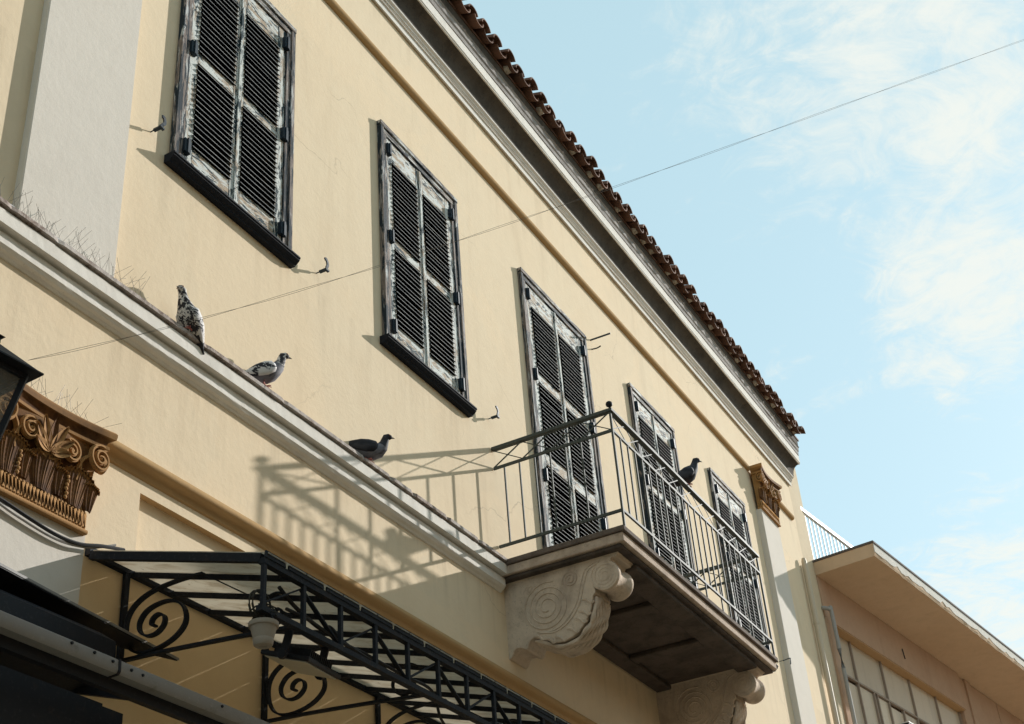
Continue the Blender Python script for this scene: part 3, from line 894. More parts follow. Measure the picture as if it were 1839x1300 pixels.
def arc(cy, cz, r, a0, a1, n):
    return [(cy + r * math.cos(rad(a0 + (a1 - a0) * i / n)), cz + r * math.sin(rad(a0 + (a1 - a0) * i / n))) for i in range(n + 1)]
def spiral(cy, cz, r0, r1, a0, turns, n=46):
    out = []
    for i in range(n + 1):
        t = i / n
        r = r0 + (r1 - r0) * t
        a = rad(a0) + turns * 2 * math.pi * t
        out.append((cy + r * math.cos(a), cz + r * math.sin(a)))
    return out
def console(x0, x1):
    E = empty('console_bracket', (x0 - 9.5, 0, 5.38), B)
    W = x1 - x0
    zo = -5.38
    prof = [(0.01, 6.006), (-0.962, 6.006), (-0.958, 5.975), (-0.942, 5.945), (-0.90, 5.945), (-0.83, 5.80), (-0.74, 5.765), (-0.745, 5.712)]
    crv = [(-0.722, 5.69), (-0.695, 5.60), (-0.655, 5.53), (-0.60, 5.470), (-0.51, 5.418), (-0.40, 5.410), (-0.318, 5.450), (-0.216, 5.495)]
    crv = [(p.x, p.y) for p in smooth_path([(a, b, 0) for a, b in crv], 5)]
    prof2 = prof + crv + [(-0.185, 5.478), (-0.168, 5.455), (-0.160, 5.432), (-0.149, 5.419), (-0.10, 5.445), (-0.065, 5.448), (-0.045, 5.43), (-0.030, 5.40), (-0.012, 5.380), (0.01, 5.378)]
    mb = MB()
    mb.run_x([(y, z + zo) for y, z in prof2], 0, W)
    mb.build('body', 'console_stone', E, bevel=0.004)
    # volute drum with reeled waist
    mb = MB()
    mb.lathe([(0.02, -0.003), (0.112, -0.003), (0.116, 0.004), (0.114, 0.04), (0.098, 0.062), (0.094, W / 2), (0.098, W - 0.062), (0.114, W - 0.04), (0.116, W - 0.004), (0.112, W + 0.003), (0.02, W + 0.003)], (0, -0.832, 5.822 + zo), 'x', 36)
    mb.build('volute', 'console_stone', E, smooth=40)
    # top band
    MB().run_x([(0.01, 6.0065 + zo), (-0.967, 6.0065 + zo), (-0.960, 5.963 + zo), (0.01, 5.963 + zo)], -0.006, W + 0.006).build('top_band', 'console_stone', E, bevel=0.003)
    # acanthus leaf wrapped on the belly: ribs with lobed edges
    leaf = MB()
    ribs = 7
    for k in range(ribs):
        u = (k + 0.5) / ribs
        path = []
        for i, (y, z) in enumerate(crv):
            t = i / (len(crv) - 1)
            wob = 0.012 * math.sin(t * 26 + k * 1.3)
            bulge = 0.016 + 0.016 * math.sin(math.pi * t)
            ny, nz = -math.cos(math.pi * 0.5 * t) * bulge, -math.sin(math.pi * 0.5 * t) * bulge
            path.append((0.012 + (W - 0.024) * u + wob * 0.6, y + ny, z + zo + nz))
        leaf.tube(path, 0.020, 6, 0, (1, 0, 0.01), [0.55 + 0.5 * abs(math.sin(i * 0.55 + k)) for i in range(len(path))])
    for i in range(7):                                    # curled lobes seen from the side
        t = 0.10 + 0.8 * i / 6
        y, z = crv[int(t * (len(crv) - 1))]
        for xx in (0.004, W - 0.004):
            leaf.tube(smooth_path([(xx, y + 0.075, z + 0.045 + zo), (xx - 0.004, y + 0.040, z + 0.035 + zo), (xx, y + 0.010, z + 0.002 + zo), (xx, y - 0.02, z + 0.012 + zo)], 4), 0.011, 5, 0, (1, 0, 0))
    leaf.build('acanthus_leaf', 'console_stone', E, smooth=60)
    # spiral reliefs on both flanks
    for xx in (-0.002, W + 0.002):
        for cy, cz, r0, r1, a0, tn, th in ((-0.832, 5.822, 0.108, 0.020, 60, -3.2, 0.0055), (-0.345, 5.705, 0.195, 0.035, 110, -3.6, 0.006), (-0.555, 5.865, 0.066, 0.012, -20, 2.3, 0.005), (-0.22, 5.875, 0.040, 0.010, 60, -1.8, 0.0045)):
            MB().tube([(xx, y, z + zo) for y, z in spiral(cy, cz, r0, r1, a0, tn, 80)], th, 5, 0, (1, 0, 0)).build('spiral', 'console_stone', E, smooth=60)
        sw = smooth_path([(xx, -0.80, 5.935 + zo), (xx, -0.71, 5.90 + zo), (xx, -0.66, 5.80 + zo), (xx, -0.61, 5.66 + zo), (xx, -0.52, 5.55 + zo), (xx, -0.40, 5.495 + zo), (xx, -0.27, 5.515 + zo)], 7)
        MB().tube(sw, 0.007, 5, 0, (1, 0, 0)).build('flank_line', 'console_stone', E, smooth=60)
        MB().tube([(p.x, p.y + 0.022, p.z + 0.012) for p in sw], 0.005, 5, 0, (1, 0, 0)).build('flank_line', 'console_stone', E, smooth=60)
    return E
console(8.765, 9.03)
console(11.635, 11.90)

# ------------------------------------------------------------------ capitals
def capital_parts(E):
    """Corinthian pilaster capital, 0.69 wide, local origin bottom centre on the pilaster face; -y is out"""
    M = 'capital_terracotta'
    # bell
    rings = []
    for z, hw, d in ((0.0, 0.330, 0.022), (0.10, 0.332, 0.026), (0.22, 0.335, 0.034), (0.34, 0.345, 0.055), (0.44, 0.352, 0.075), (0.475, 0.352, 0.078)):
        ring = []
        n = 12
        for i in range(n + 1):
            t = -1 + 2 * i / n
            ring.append((hw * t, -d - 0.010 * (1 - t * t), z))
        ring += [(hw, 0.05, z), (-hw, 0.05, z)]
        rings.append(ring)
    MB().loft(rings).build('bell', M, E, smooth=50)
    MB().run_x([(0.05, -0.012), (-0.045, -0.012), (-0.050, 0.0), (-0.045, 0.012), (0.05, 0.012)], -0.352, 0.352).build('astragal', M, E, bevel=0.003)
    # band of flutes
    fl = MB()
    nf = 28
    for i in range(nf):
        x = -0.335 + 0.67 * (i + 0.5) / nf
        fl.tube([(x, -0.034, 0.016), (x, -0.040, 0.022), (x, -0.042, 0.09), (x, -0.036, 0.098)], 0.0098, 6)
    for s in (-1, 1):
        for i in range(2):
            fl.tube([(s * 0.338, -0.020 + 0.022 * i, 0.016), (s * 0.338, -0.020 + 0.022 * i, 0.098)], 0.0098, 6)
    tag(fl.build('flute_band', M, E, smooth=60), kind='stuff')
    # acanthus leaves (fans with ribs, tips curl out)
    def leaf(x, z0, w, h, out, base):
        mb = MB()
        nu, nv = 31, 10
        grid = []
        for j in range(nv):
            v = j / (nv - 1)
            row = []
            for i in range(nu):
                u = -1 + 2 * i / (nu - 1)
                spread = w * (0.42 + 0.58 * v ** 0.8)
                z = z0 + h * (v - 0.12 * v * u * u) + (0.011 * abs(math.cos(u * math.pi * 4.5)) * v)
                curl = out * v ** 2.2 - (0.02 * v ** 6)
                rib = 0.013 * abs(math.sin(u * math.pi * 4.5)) ** 0.7 * (0.35 + 0.65 * v)
                y = -base - 0.012 - curl * (1 - 0.25 * u * u) - 0.014 * (1 - u * u) + rib
                if j == nv - 1:
                    z -= 0.030
                    y -= 0.014
                row.append((x + spread * u, y, z))
            grid.append(row)
        vs = [p for r in grid for p in r]
        fs = [(j * nu + i, j * nu + i + 1, (j + 1) * nu + i + 1, (j + 1) * nu + i) for j in range(nv - 1) for i in range(nu - 1)]
        o = len(vs)
        vs += [(a, b + 0.012, c) for a, b, c in vs]
        fs += [tuple(o + k for k in reversed(f)) for f in list(fs)]
        bd = [i for i in range(nu)] + [j * nu + nu - 1 for j in range(1, nv)] + [(nv - 1) * nu + i for i in range(nu - 2, -1, -1)] + [j * nu for j in range(nv - 2, 0, -1)]
        for k in range(len(bd)):
            a, b = bd[k], bd[(k + 1) % len(bd)]
            fs.append((a, b, b + o, a + o))
        mb.add(vs, fs)
        mb.build('acanthus_leaf', M, E, smooth=45)
    for x in (-0.23, 0.0, 0.23):
        leaf(x, 0.10, 0.112, 0.215, 0.065, 0.030)
    for x in (-0.335, -0.115, 0.115, 0.335):
        leaf(x, 0.115, 0.066, 0.16, 0.045, 0.026)
    # bead stems between the leaves
    st = MB()
    for x in (-0.165, 0.165):
        for k in range(6):
            st.lathe([(0.001, -0.012), (0.010, -0.006), (0.012, 0), (0.010, 0.006), (0.001, 0.012)], (x + 0.004 * math.sin(k * 2), -0.052 - 0.002 * k, 0.125 + 0.022 * k), 'z', 8, 0, False)
    tag(st.build('bead_stems', M, E, smooth=60), kind='stuff')
    # scrolls
    def scroll(pts, w, name='scroll'):
        MB().ribbon(smooth_path(pts, 5), 0.030, w, (0, 1, 0)).build(name, M, E, smooth=50)
    def volute(cx, cz, r, s, y, turns=2.1, tail=None):
        path = []
        n = 54
        for i in range(n + 1):
            t = i / n
            rr = r * (1 - t) + 0.006
            a = math.pi / 2 + s * 0.5 - s * turns * 2 * math.pi * t
            path.append((cx + rr * math.cos(a), y - 0.010 * t, cz + rr * math.sin(a)))
        if tail:
            path = smooth_path([tail[0], tail[1], path[0]], 5)[:-1] + path
        MB().ribbon(path, 0.040, 0.009, (0, 1, 0)).build('volute', M, E, smooth=50)
        MB().ribbon([(p[0], p[1] + 0.004, p[2]) for p in path], 0.022, 0.020, (0, 1, 0)).build('volute_floor', M, E, smooth=50)
        MB().lathe([(0.001, -0.024), (0.010, -0.020), (0.014, 0.0), (0.014, 0.02)], (cx, y, cz), 'y', 10).build('volute_eye', M, E, smooth=60)
    for s in (-1, 1):
        volute(s * 0.335, 0.395, 0.072, -s, -0.115, 2.2, [(s * 0.21, -0.055, 0.26), (s * 0.235, -0.085, 0.36)])
        volute(s * 0.145, 0.365, 0.058, s, -0.090, 2.0, [(s * 0.215, -0.055, 0.24), (s * 0.222, -0.075, 0.33)])
        volute(s * 0.052, 0.330, 0.028, s, -0.078, 1.6, [(s * 0.012, -0.06, 0.27), (s * 0.058, -0.072, 0.29)])
        # side face volute seen round the corner
        path = []
        for i in range(50):
            t = i / 49
            rr = 0.062 * (1 - t) + 0.006
            a = math.pi / 2 - 2.0 * 2 * math.pi * t
            path.append((s * 0.372, -0.085 + rr * math.cos(a), 0.395 + rr * math.sin(a)))
        MB().ribbon(path, 0.03, 0.012, (1, 0, 0)).build('volute', M, E, smooth=50)
    # palmette
    for k in range(7):
        a = rad(-78 + 26 * k)
        ln = 0.185 if k in (2, 3, 4) else (0.165 if k in (1, 5) else 0.125)
        d = Vector((math.sin(a), 0, math.cos(a)))
        sd = Vector((d.z, 0, -d.x))
        base = Vector((0, -0.105, 0.300))
        mb = MB()
        vs, fs = [], []
        n = 8
        for i in range(n + 1):
            t = i / n
            wv = 0.025 * (math.sin(math.pi * min(1, t ** 0.85)) ** 0.8 if 0 < t < 1 else 0.05) + 0.002
            c = base + d * ln * t + Vector((0, -0.035 * t * t, 0))
            vs += [c - sd * wv, c + Vector((0, 0.010, 0)), c + sd * wv, c + sd * wv * 0.8 + Vector((0, 0.016, 0)), c - sd * wv * 0.8 + Vector((0, 0.016, 0))]
        for i in range(n):
            for j in range(5):
                fs.append((i * 5 + j, i * 5 + (j + 1) % 5, (i + 1) * 5 + (j + 1) % 5, (i + 1) * 5 + j))
        mb.add(vs, fs).build('petal', M, E, smooth=35)
    # abacus: moulded slab with hollow front
    prof = [(-0.010, 0.455), (0.004, 0.462), (0.006, 0.478), (-0.010, 0.484), (-0.004, 0.502), (0.016, 0.518), (0.030, 0.526), (0.034, 0.545), (0.034, 0.560), (0.026, 0.568)]
    rings = []
    n = 16
    for dz, (o, z) in enumerate(prof):
        ring = []
        for i in range(n + 1):
            t = -1 + 2 * i / n
            ring.append(((0.375 + o) * t, -0.082 - 0.055 * t * t - o, z))
        ring += [(0.375 + o, 0.05, z), (-0.375 - o, 0.05, z)]
        rings.append(ring)
    MB().loft(rings).build('abacus', M, E, smooth=35)
capL = empty('capital', (4.065 - 9.5, -0.048, 4.655), B)
capital_parts(capL)
capL.scale = (0.91, 0.66, 0.94)
capR = copy_tree(capL, B)
capR.location = (16.36 - 9.5, -0.07, 9.625)
capR.scale = (0.98, 0.80, 1.05)
capU = copy_tree(capL, B)
capU.location = (4.075 - 9.5, -0.045, 9.625)
capU.scale = (0.98, 0.80, 1.05)

# ------------------------------------------------------------------ balcony railing
R = empty('balcony_railing', (10.37, -1.05, 6.12))
tag(R, 'green-black iron balcony railing with crossed lattice frieze and ball finial', 'railing')
def rp(mb, name, mat='railing_paint', smooth=None):
    mb.v = [(x - 10.37, y + 1.05, z - 6.12) for x, y, z in mb.v]
    return mb.build(name, mat, R, smooth)
RX0, RX1, RY, RZ = 8.735, 12.01, -1.05, 7.150
Z2, Z3 = 6.962, 6.278
rp(MB().box(RX0 - 0.02, RX1 + 0.02, RY - 0.022, RY + 0.022, RZ - 0.024, RZ), 'top_rail')
rp(MB().box(RX0 - 0.022, RX0 + 0.022, RY + 0.0225, -0.004, RZ - 0.026, RZ - 0.001), 'top_rail')
rp(MB().box(RX1 - 0.022, RX1 + 0.022, RY + 0.0225, -0.004, RZ - 0.026, RZ - 0.001), 'top_rail')
for z in (Z2, Z3):
    rp(MB().box(RX0 + 0.009, RX1 - 0.009, RY - 0.008, RY + 0.008, z - 0.011, z + 0.009), 'cross_rail')
    for x in (RX0, RX1):
        rp(MB().box(x - 0.008, x + 0.008, RY + 0.009, -0.004, z - 0.012, z + 0.010), 'cross_rail')
for x in (RX0, RX1):
    rp(MB().box(x - 0.0085, x + 0.0085, RY - 0.0085, RY + 0.0085, 6.121, RZ - 0.025), 'corner_post')
rp(MB().lathe([(0.008, 0.0), (0.010, 0.006), (0.006, 0.014), (0.012, 0.020), (0.024, 0.030), (0.028, 0.044), (0.024, 0.058), (0.012, 0.068), (0.002, 0.071)], (RX0, RY, RZ), 'z', 16), 'finial', 'black_metal', 50)
nb = 24
for i in range(1, nb):
    x = RX0 + (RX1 - RX0) * i / nb
    zb = 6.121 if i % 4 == 0 else Z3 + 0.009
    rp(MB().box(x - 0.006, x + 0.006, RY - 0.006, RY + 0.006, zb, Z2 - 0.0112), 'baluster')
for y in (-0.10, -0.235, -0.37, -0.505, -0.64, -0.775):
    rp(MB().box(RX0 - 0.006, RX0 + 0.006, y - 0.006, y + 0.006, Z3 + 0.0101, Z2 - 0.0121), 'baluster')
    rp(MB().box(RX1 - 0.006, RX1 + 0.006, y - 0.006, y + 0.006, Z3 + 0.0101, Z2 - 0.0121), 'baluster')
zt, zb = RZ - 0.026, Z2 + 0.009
ny = 4
for k in range(ny):
    ya, yb = -0.012 - (1.03) * k / ny, -0.012 - (1.03) * (k + 1) / ny
    for x in (RX0, RX1):
        rp(MB().bar((x - 0.003, ya, zb), (x - 0.003, yb, zt), 0.005, 0.011), 'lattice_bar')
        rp(MB().bar((x + 0.003, ya, zt), (x + 0.003, yb, zb), 0.005, 0.007), 'lattice_bar')
nx = 12
for k in range(nx):
    xa, xb = RX0 + (RX1 - RX0) * k / nx, RX0 + (RX1 - RX0) * (k + 1) / nx
    rp(MB().bar((xa, RY - 0.003, zb), (xb, RY - 0.003, zt), 0.005, 0.008), 'lattice_bar')
    rp(MB().bar((xa, RY + 0.003, zt), (xb, RY + 0.003, zb), 0.005, 0.008), 'lattice_bar')

# ------------------------------------------------------------------ glass canopy
CN = empty('glass_canopy', (4.45, 0, 4.62))
tag(CN, 'wrought iron canopy with milky glass panes and truss front over the ground floor', 'canopy')
def cpt(mb, name, mat='canopy_iron', parent=None, smooth=None):
    mb.v = [(x - 4.45, y, z - 4.62) for x, y, z in mb.v]
    return mb.build(name, mat, parent or CN, smooth)
CX0, CX1, CY = 4.455, 15.1, -1.05
def roof_z(y):
    return 4.615 + (4.30 - 4.615) * (y / CY)
pitch = 0.290
nr = int((CX1 - CX0) / pitch)
cpt(MB().box(CX0, CX1, -0.035, -0.001, 4.585, 4.625), 'wall_rail')
for k in range(nr + 1):
    x = CX0 + 0.012 + pitch * k
    w_, h_ = (0.028, 0.040) if k == 0 else (0.016, 0.026)
    cpt(MB().bar((x, -0.036, roof_z(-0.036) - h_ / 2 - 0.006), (x, CY + 0.012, roof_z(CY + 0.012) - h_ / 2 - 0.006), w_, h_), 'rafter')
    cpt(MB().box(x - 0.010, x + 0.010, CY - 0.010, CY + 0.009, 4.0525, 4.2475), 'truss_post')
    if k < nr:
        cpt(MB().prism([(x + 0.006, 0.0 - 0.036, roof_z(-0.036) + 0.001), (x + pitch - 0.006, -0.036, roof_z(-0.036) + 0.001), (x + pitch - 0.006, CY - 0.02, roof_z(CY - 0.02) + 0.001), (x + 0.006, CY - 0.02, roof_z(CY - 0.02) + 0.001)], (0, 0, 0.006)), 'glass_pane', 'canopy_glass')
        gap = 0.014
        xm = x + pitch * 0.5
        xa = CX0 - gap if k == 0 else xm - pitch
        cpt(MB().prism([(xa + gap, CY - 0.016, 4.276), (xm - gap * 0.4, CY - 0.016, 4.276), (xm - gap, CY - 0.016, 4.308), (xa + gap * 1.4, CY - 0.016, 4.308)], (0, 0.008, 0)), 'edge_plate')
        odd = k % 2
        if odd:
            a, b = (x, CY, 4.236), (x + pitch, CY, 4.066)
        else:
            a, b = (x, CY, 4.066), (x + pitch, CY, 4.236)
        cpt(MB().bar((a[0], a[1] + 0.014, a[2]), (b[0], b[1] + 0.014, b[2]), 0.008, 0.022, up=(0, 1, 0)), 'truss_diagonal')
cpt(MB().box(CX0, CX1, CY - 0.012, CY + 0.020, 4.248, 4.2755), 'top_chord')
cpt(MB().box(CX0 - 0.01, CX1, CY - 0.013, CY + 0.020, 4.026, 4.0520), 'bottom_chord')
SCR = [(-.50, 4.452), (-.35, 4.458), (-.2, 4.445), (-.10, 4.405), (-.052, 4.34), (-.052, 4.25), (-.09, 4.175), (-.165, 4.142), (-.27, 4.146), (-.36, 4.178), (-.41, 4.234), (-.395, 4.31), (-.33, 4.36), (-.25, 4.37), (-.17, 4.35), (-.13, 4.30), (-.14, 4.25), (-.185, 4.22), (-.24, 4.222), (-.28, 4.255), (-.28, 4.295), (-.245, 4.315), (-.21, 4.30), (-.205, 4.27), (-.23, 4.262)]
SC2 = [(-1.00, 4.20), (-0.93, 4.235), (-0.86, 4.21), (-0.83, 4.14), (-0.87, 4.085), (-0.93, 4.085), (-0.96, 4.12), (-0.945, 4.155), (-0.915, 4.15)]
for bx in (4.725, 5.835, 6.945, 8.055, 9.165, 10.275, 11.385, 12.495, 13.605):
    E = empty('scroll_bracket', (bx - 4.45, 0, 4.15 - 4.62), CN)
    def br(mb, name, E=E, bx=bx):
        mb.v = [(x - bx, y, z - 4.15) for x, y, z in mb.v]
        return mb.build(name, 'canopy_iron', E)
    br(MB().box(bx - 0.016, bx + 0.016, -0.032, -0.012, 4.125, 4.584), 'wall_bar')
    br(MB().ribbon(smooth_path([(bx, y, z) for y, z in SCR], 5), 0.030, 0.010, (1, 0, 0)), 'scroll')
    br(MB().ribbon(smooth_path([(bx, -0.03, 4.135), (bx, -0.3, 4.118), (bx, -0.65, 4.088), (bx, -0.86, 4.066), (bx, CY + 0.025, 4.050)], 4), 0.026, 0.014, (1, 0, 0)), 'arm')
    br(MB().ribbon(smooth_path([(bx, y, z) for y, z in SC2], 5), 0.022, 0.008, (1, 0, 0)), 'small_scroll')
    br(MB().bar((bx, -0.5, 4.449), (bx, CY + 0.03, 4.10), 0.012, 0.006), 'tie_rod')

# ------------------------------------------------------------------ flower pot, floodlights and cables under the canopy
P = empty('hanging_flower_pot', (4.515, -1.02, 3.895))
P.scale = (0.9, 0.9, 0.95)
tag(P, 'pale clay flower pot hanging at the corner of the iron canopy', 'flower pot')
MB().lathe([(0.001, 0.004), (0.018, 0.004), (0.020, 0.0), (0.042, 0.0), (0.046, 0.006), (0.050, 0.028), (0.0485, 0.031), (0.062, 0.082), (0.0625, 0.086), (0.071, 0.088), (0.073, 0.096), (0.072, 0.108), (0.066, 0.110), (0.060, 0.098), (0.05, 0.085), (0.001, 0.084)], (0, 0, 0), 'z', 28, 0, False).build('pot', 'pot_clay', P, smooth=40)
for s in (0, 1, 2):
    a = 2.1 * s + 0.4
    MB().tube([(0.066 * math.cos(a), 0.066 * math.sin(a), 0.105), (0.02 * math.cos(a), 0.02 * math.sin(a), 0.18)], 0.003, 5).build('hanger_wire', 'black_metal', P)
pl = MB()
rnd = random.Random(3)
for k in range(16):
    a = rnd.uniform(0, 6.28)
    r = rnd.uniform(0.03, 0.10)
    h = rnd.uniform(0.02, 0.09)
    pl.tube(smooth_path([(0, 0, 0.09), (r * 0.4 * math.cos(a), r * 0.4 * math.sin(a), 0.10 + h), (r * math.cos(a), r * math.sin(a), 0.10 + h * 0.6)], 3), 0.004, 5)
for k in range(2):
    pl.tube([(0.0 + 0.07 * math.cos(t * 0.42) - 0.02, 0.02 * k, 0.19 + 0.07 * math.sin(t * 0.42)) for t in range(16)], 0.006, 5)
pl.build('dry_stems', 'dry_plant', P)

def floodlight(loc, rz, label, scale=1.0):
    F = empty('floodlight', loc, None, rz)
    F.rotation_euler = (rad(18), rad(-6), rz)
    F.scale = (scale,) * 3
    tag(F, label, 'floodlight', 'black floodlights under the canopy')
    MB().box(-0.19, 0.19, -0.12, 0.12, 0.0, 0.022).build('housing', 'black_metal', F, bevel=0.004)
    MB().box(-0.172, 0.172, -0.103, 0.103, -0.004, -0.0005).build('lens', 'lamp_lens', F)
    fn = MB()
    for k in range(13):
        x = -0.12 + 0.02 * k
        fn.box(x - 0.004, x + 0.004, -0.09, 0.09, 0.0225, 0.062)
    fn.build('cooling_fins', 'black_metal', F)
    b = MB()
    b.box(-0.205, -0.192, -0.018, 0.018, -0.002, 0.135)
    b.box(0.192, 0.205, -0.018, 0.018, -0.002, 0.135)
    b.box(-0.205, 0.205, -0.018, 0.018, 0.1355, 0.146)
    b.lathe([(0.001, -0.225), (0.024, -0.225), (0.026, -0.206)], (0, 0, 0.012), 'x', 10)
    b.lathe([(0.026, 0.206), (0.024, 0.225), (0.001, 0.225)], (0, 0, 0.012), 'x', 10)
    b.build('bracket', 'black_metal', F)
    return F
floodlight((4.98, -0.88, 3.975), rad(12), 'black floodlight with square lens hung beside the flower pot')
floodlight((6.72, -0.86, 3.955), rad(8), 'second black floodlight farther along the canopy truss')

def cable(name, pts, r, mat, label, per=6):
    o = MB().tube(smooth_path(pts, per), r, 6).build(name, mat)
    tag(o, label, 'cable')
    return o
cable('cable', [(4.66, -1.03, 4.11), (4.85, -1.02, 4.12), (5.05, -1.035, 4.085), (5.3, -1.02, 4.10), (5.6, -1.03, 4.085), (5.9, -1.02, 4.09), (6.05, -0.98, 3.99), (6.25, -0.96, 3.955), (6.42, -0.98, 4.00), (6.52, -1.03, 4.085), (6.9, -1.03, 4.09), (7.4, -1.03, 4.085)], 0.008, 'cable_rubber', 'black cable looping along the iron truss of the canopy')
cable('cable', [(4.62, -1.02, 4.20), (4.78, -0.99, 4.17), (4.95, -1.01, 4.115), (5.05, -0.99, 4.16), (5.12, -1.02, 4.10), (5.35, -1.03, 4.07)], 0.010, 'cable_rubber', 'thick black hose curling above the floodlight by the flower pot')
cable('cable', [(3.2, -0.11, 4.625), (3.6, -0.09, 4.61), (3.83, -0.075, 4.61), (4.03, -0.075, 4.585), (4.20, -0.075, 4.57), (4.34, -0.08, 4.578), (4.47, -0.09, 4.615), (4.62, -0.09, 4.652)], 0.009, 'cable_rubber', 'black cable strung below the lower terracotta capital')
cable('cable', [(3.2, -0.10, 4.600), (3.7, -0.08, 4.60), (3.95, -0.07, 4.572), (4.2, -0.07, 4.552), (4.40, -0.075, 4.585), (4.56, -0.09, 4.655)], 0.006, 'grey_pipe', 'thin grey cable strung beside the black one below the capital')

# ------------------------------------------------------------------ awning at the lower left
A = empty('shop_awning', (3.0, -0.4, 3.6))
tag(A, 'folded shop awning with galvanised front bar and dark sheet roof', 'awning')
def apt(mb, name, mat, smooth=None, bevel=0.0):
    mb.v = [(x - 3.0, y + 0.4, z - 3.6) for x, y, z in mb.v]
    return mb.build(name, mat, A, smooth, bevel)
apt(MB().prism([(1.0, -0.34, 4.200), (3.743, -0.251, 4.200), (4.265, -0.203, 4.198), (5.0, -0.144, 4.194), (4.73, -0.052, 4.195), (1.0, -0.052, 4.195)], (0, 0, 0.012)), 'roof_sheet', 'galvanised')
apt(MB().prism([(1.0, -0.338, 4.1935), (3.743, -0.249, 4.1935), (4.263, -0.201, 4.1915), (4.99, -0.142, 4.188), (4.72, -0.053, 4.189), (1.0, -0.053, 4.189)], (0, 0, 0.005)), 'roof_underlay', 'black_metal')
apt(MB().run_x([(-0.052, 4.12), (-0.20, 4.13), (-0.30, 4.06), (-0.31, 3.93), (-0.22, 3.86), (-0.052, 3.86)], 1.0, 4.40), 'cassette', 'black_metal', 40)
apt(MB().run_x([(-0.775, 3.696), (-0.808, 3.696), (-0.824, 3.686), (-0.827, 3.646), (-0.819, 3.632), (-0.775, 3.630)], 1.2, 6.2), 'front_bar', 'galvanised', 50)
apt(MB().box(1.2, 6.2, -0.774, -0.745, 3.585, 3.655), 'valance_rail', 'black_metal')
sc = MB()
for x in (3.05, 3.62, 3.74, 3.84, 3.945, 4.01, 4.5, 4.9):
    sc.lathe([(0.001, -0.006), (0.006, -0.005), (0.007, 0.004)], (x, -0.826, 3.670 + 0.006 * math.sin(x * 9)), 'y', 8)
apt(sc, 'screws', 'black_metal')
apt(MB().run_x([(-0.829, 3.690), (-0.831, 3.640), (-0.822, 3.628), (-0.776, 3.6265), (-0.773, 3.6985), (-0.806, 3.6985)], 3.873, 3.884), 'joint_seam', 'black_metal')
apt(MB().bar((4.36, -0.06, 3.90), (4.30, -0.745, 3.665), 0.03, 0.05), 'arm', 'black_metal')
apt(MB().box(1.0, 4.02, -0.62, -0.58, 2.6, 3.60), 'fascia_board', 'black_metal')
apt(MB().box(4.02, 4.16, -0.60, -0.40, 3.42, 3.60), 'motor_box', 'black_metal')
S = empty('spot_lamp', (2.62, -1.3, 3.19))
tag(S, 'small white cylindrical spot lamp poking in at the left below the awning', 'lamp')
S.rotation_euler = (0, 0, rad(12))
MB().lathe([(0.001, 0.0), (0.022, 0.0), (0.026, 0.006), (0.026, 0.05), (0.029, 0.052), (0.029, 0.10), (0.026, 0.102), (0.026, 0.19), (0.001, 0.19)], (-0.19, 0, 0), 'x', 18).build('barrel', 'white_plastic', S, smooth=40)
MB().box(-0.20, -0.17, -0.02, 0.02, 0.027, 0.40).build('stem', 'white_plastic', S)

# ------------------------------------------------------------------ street lantern at the left edge
LN = empty('wall_lantern', (3.045, -0.69, 4.18))
tag(LN, 'black iron lantern with pyramid roof at the left edge above the capital', 'lantern')
LN.rotation_euler = (0, 0, rad(-4))
def pyr(mb, h0, z0, h1, z1, mi=0):
    r0 = [(-h0, -h0, z0), (h0, -h0, z0), (h0, h0, z0), (-h0, h0, z0)]
    r1 = [(-h1, -h1, z1), (h1, -h1, z1), (h1, h1, z1), (-h1, h1, z1)]
    return mb.loft([r0, r1], mi)
mb = MB()
pyr(mb, 0.212, 0.445, 0.212, 0.452)
pyr(mb, 0.208, 0.452, 0.085, 0.58)
pyr(mb, 0.088, 0.58, 0.088, 0.61)
pyr(mb, 0.10, 0.61, 0.02, 0.66)
mb.build('roof', 'black_metal', LN)
fr = MB()
for a, b in ((-1, -1), (1, -1), (1, 1), (-1, 1)):
    fr.bar((a * 0.165, b * 0.165, 0.44), (a * 0.095, b * 0.095, 0.03), 0.022, 0.022)
pyr(fr, 0.105, 0.0, 0.105, 0.03)
for h, z in ((0.165, 0.43), (0.105, 0.035)):
    for a, b, c, d in ((-1, -1, 1, -1), (1, -1, 1, 1), (1, 1, -1, 1), (-1, 1, -1, -1)):
        fr.bar((a * h, b * h, z), (c * h, d * h, z), 0.018, 0.018)
fr.build('frame', 'black_metal', LN)
for a, b, c, d in ((-1, -1, 1, -1), (1, -1, 1, 1), (1, 1, -1, 1), (-1, 1, -1, -1)):
    mb = MB()
    o, i2 = 0.160, 0.094
    mb.add([(a * o, b * o, 0.42), (c * o, d * o, 0.42), (c * i2, d * i2, 0.045), (a * i2, b * i2, 0.045)], [(0, 1, 2, 3)])
    q = Vector((a + c, b + d, 0)).normalized() * 0.003
    mb.add([Vector(p) - q for p in [(a * o, b * o, 0.42), (c * o, d * o, 0.42), (c * i2, d * i2, 0.045), (a * i2, b * i2, 0.045)]], [(3, 2, 1, 0)])
    mb.build('glass_pane', 'lantern_glass', LN)
MB().tube(smooth_path([(0, 0.0, 0.65), (0, 0.05, 0.74), (0, 0.3, 0.80), (0, 0.69, 0.72)], 6), 0.014, 8).build('arm', 'black_metal', LN)

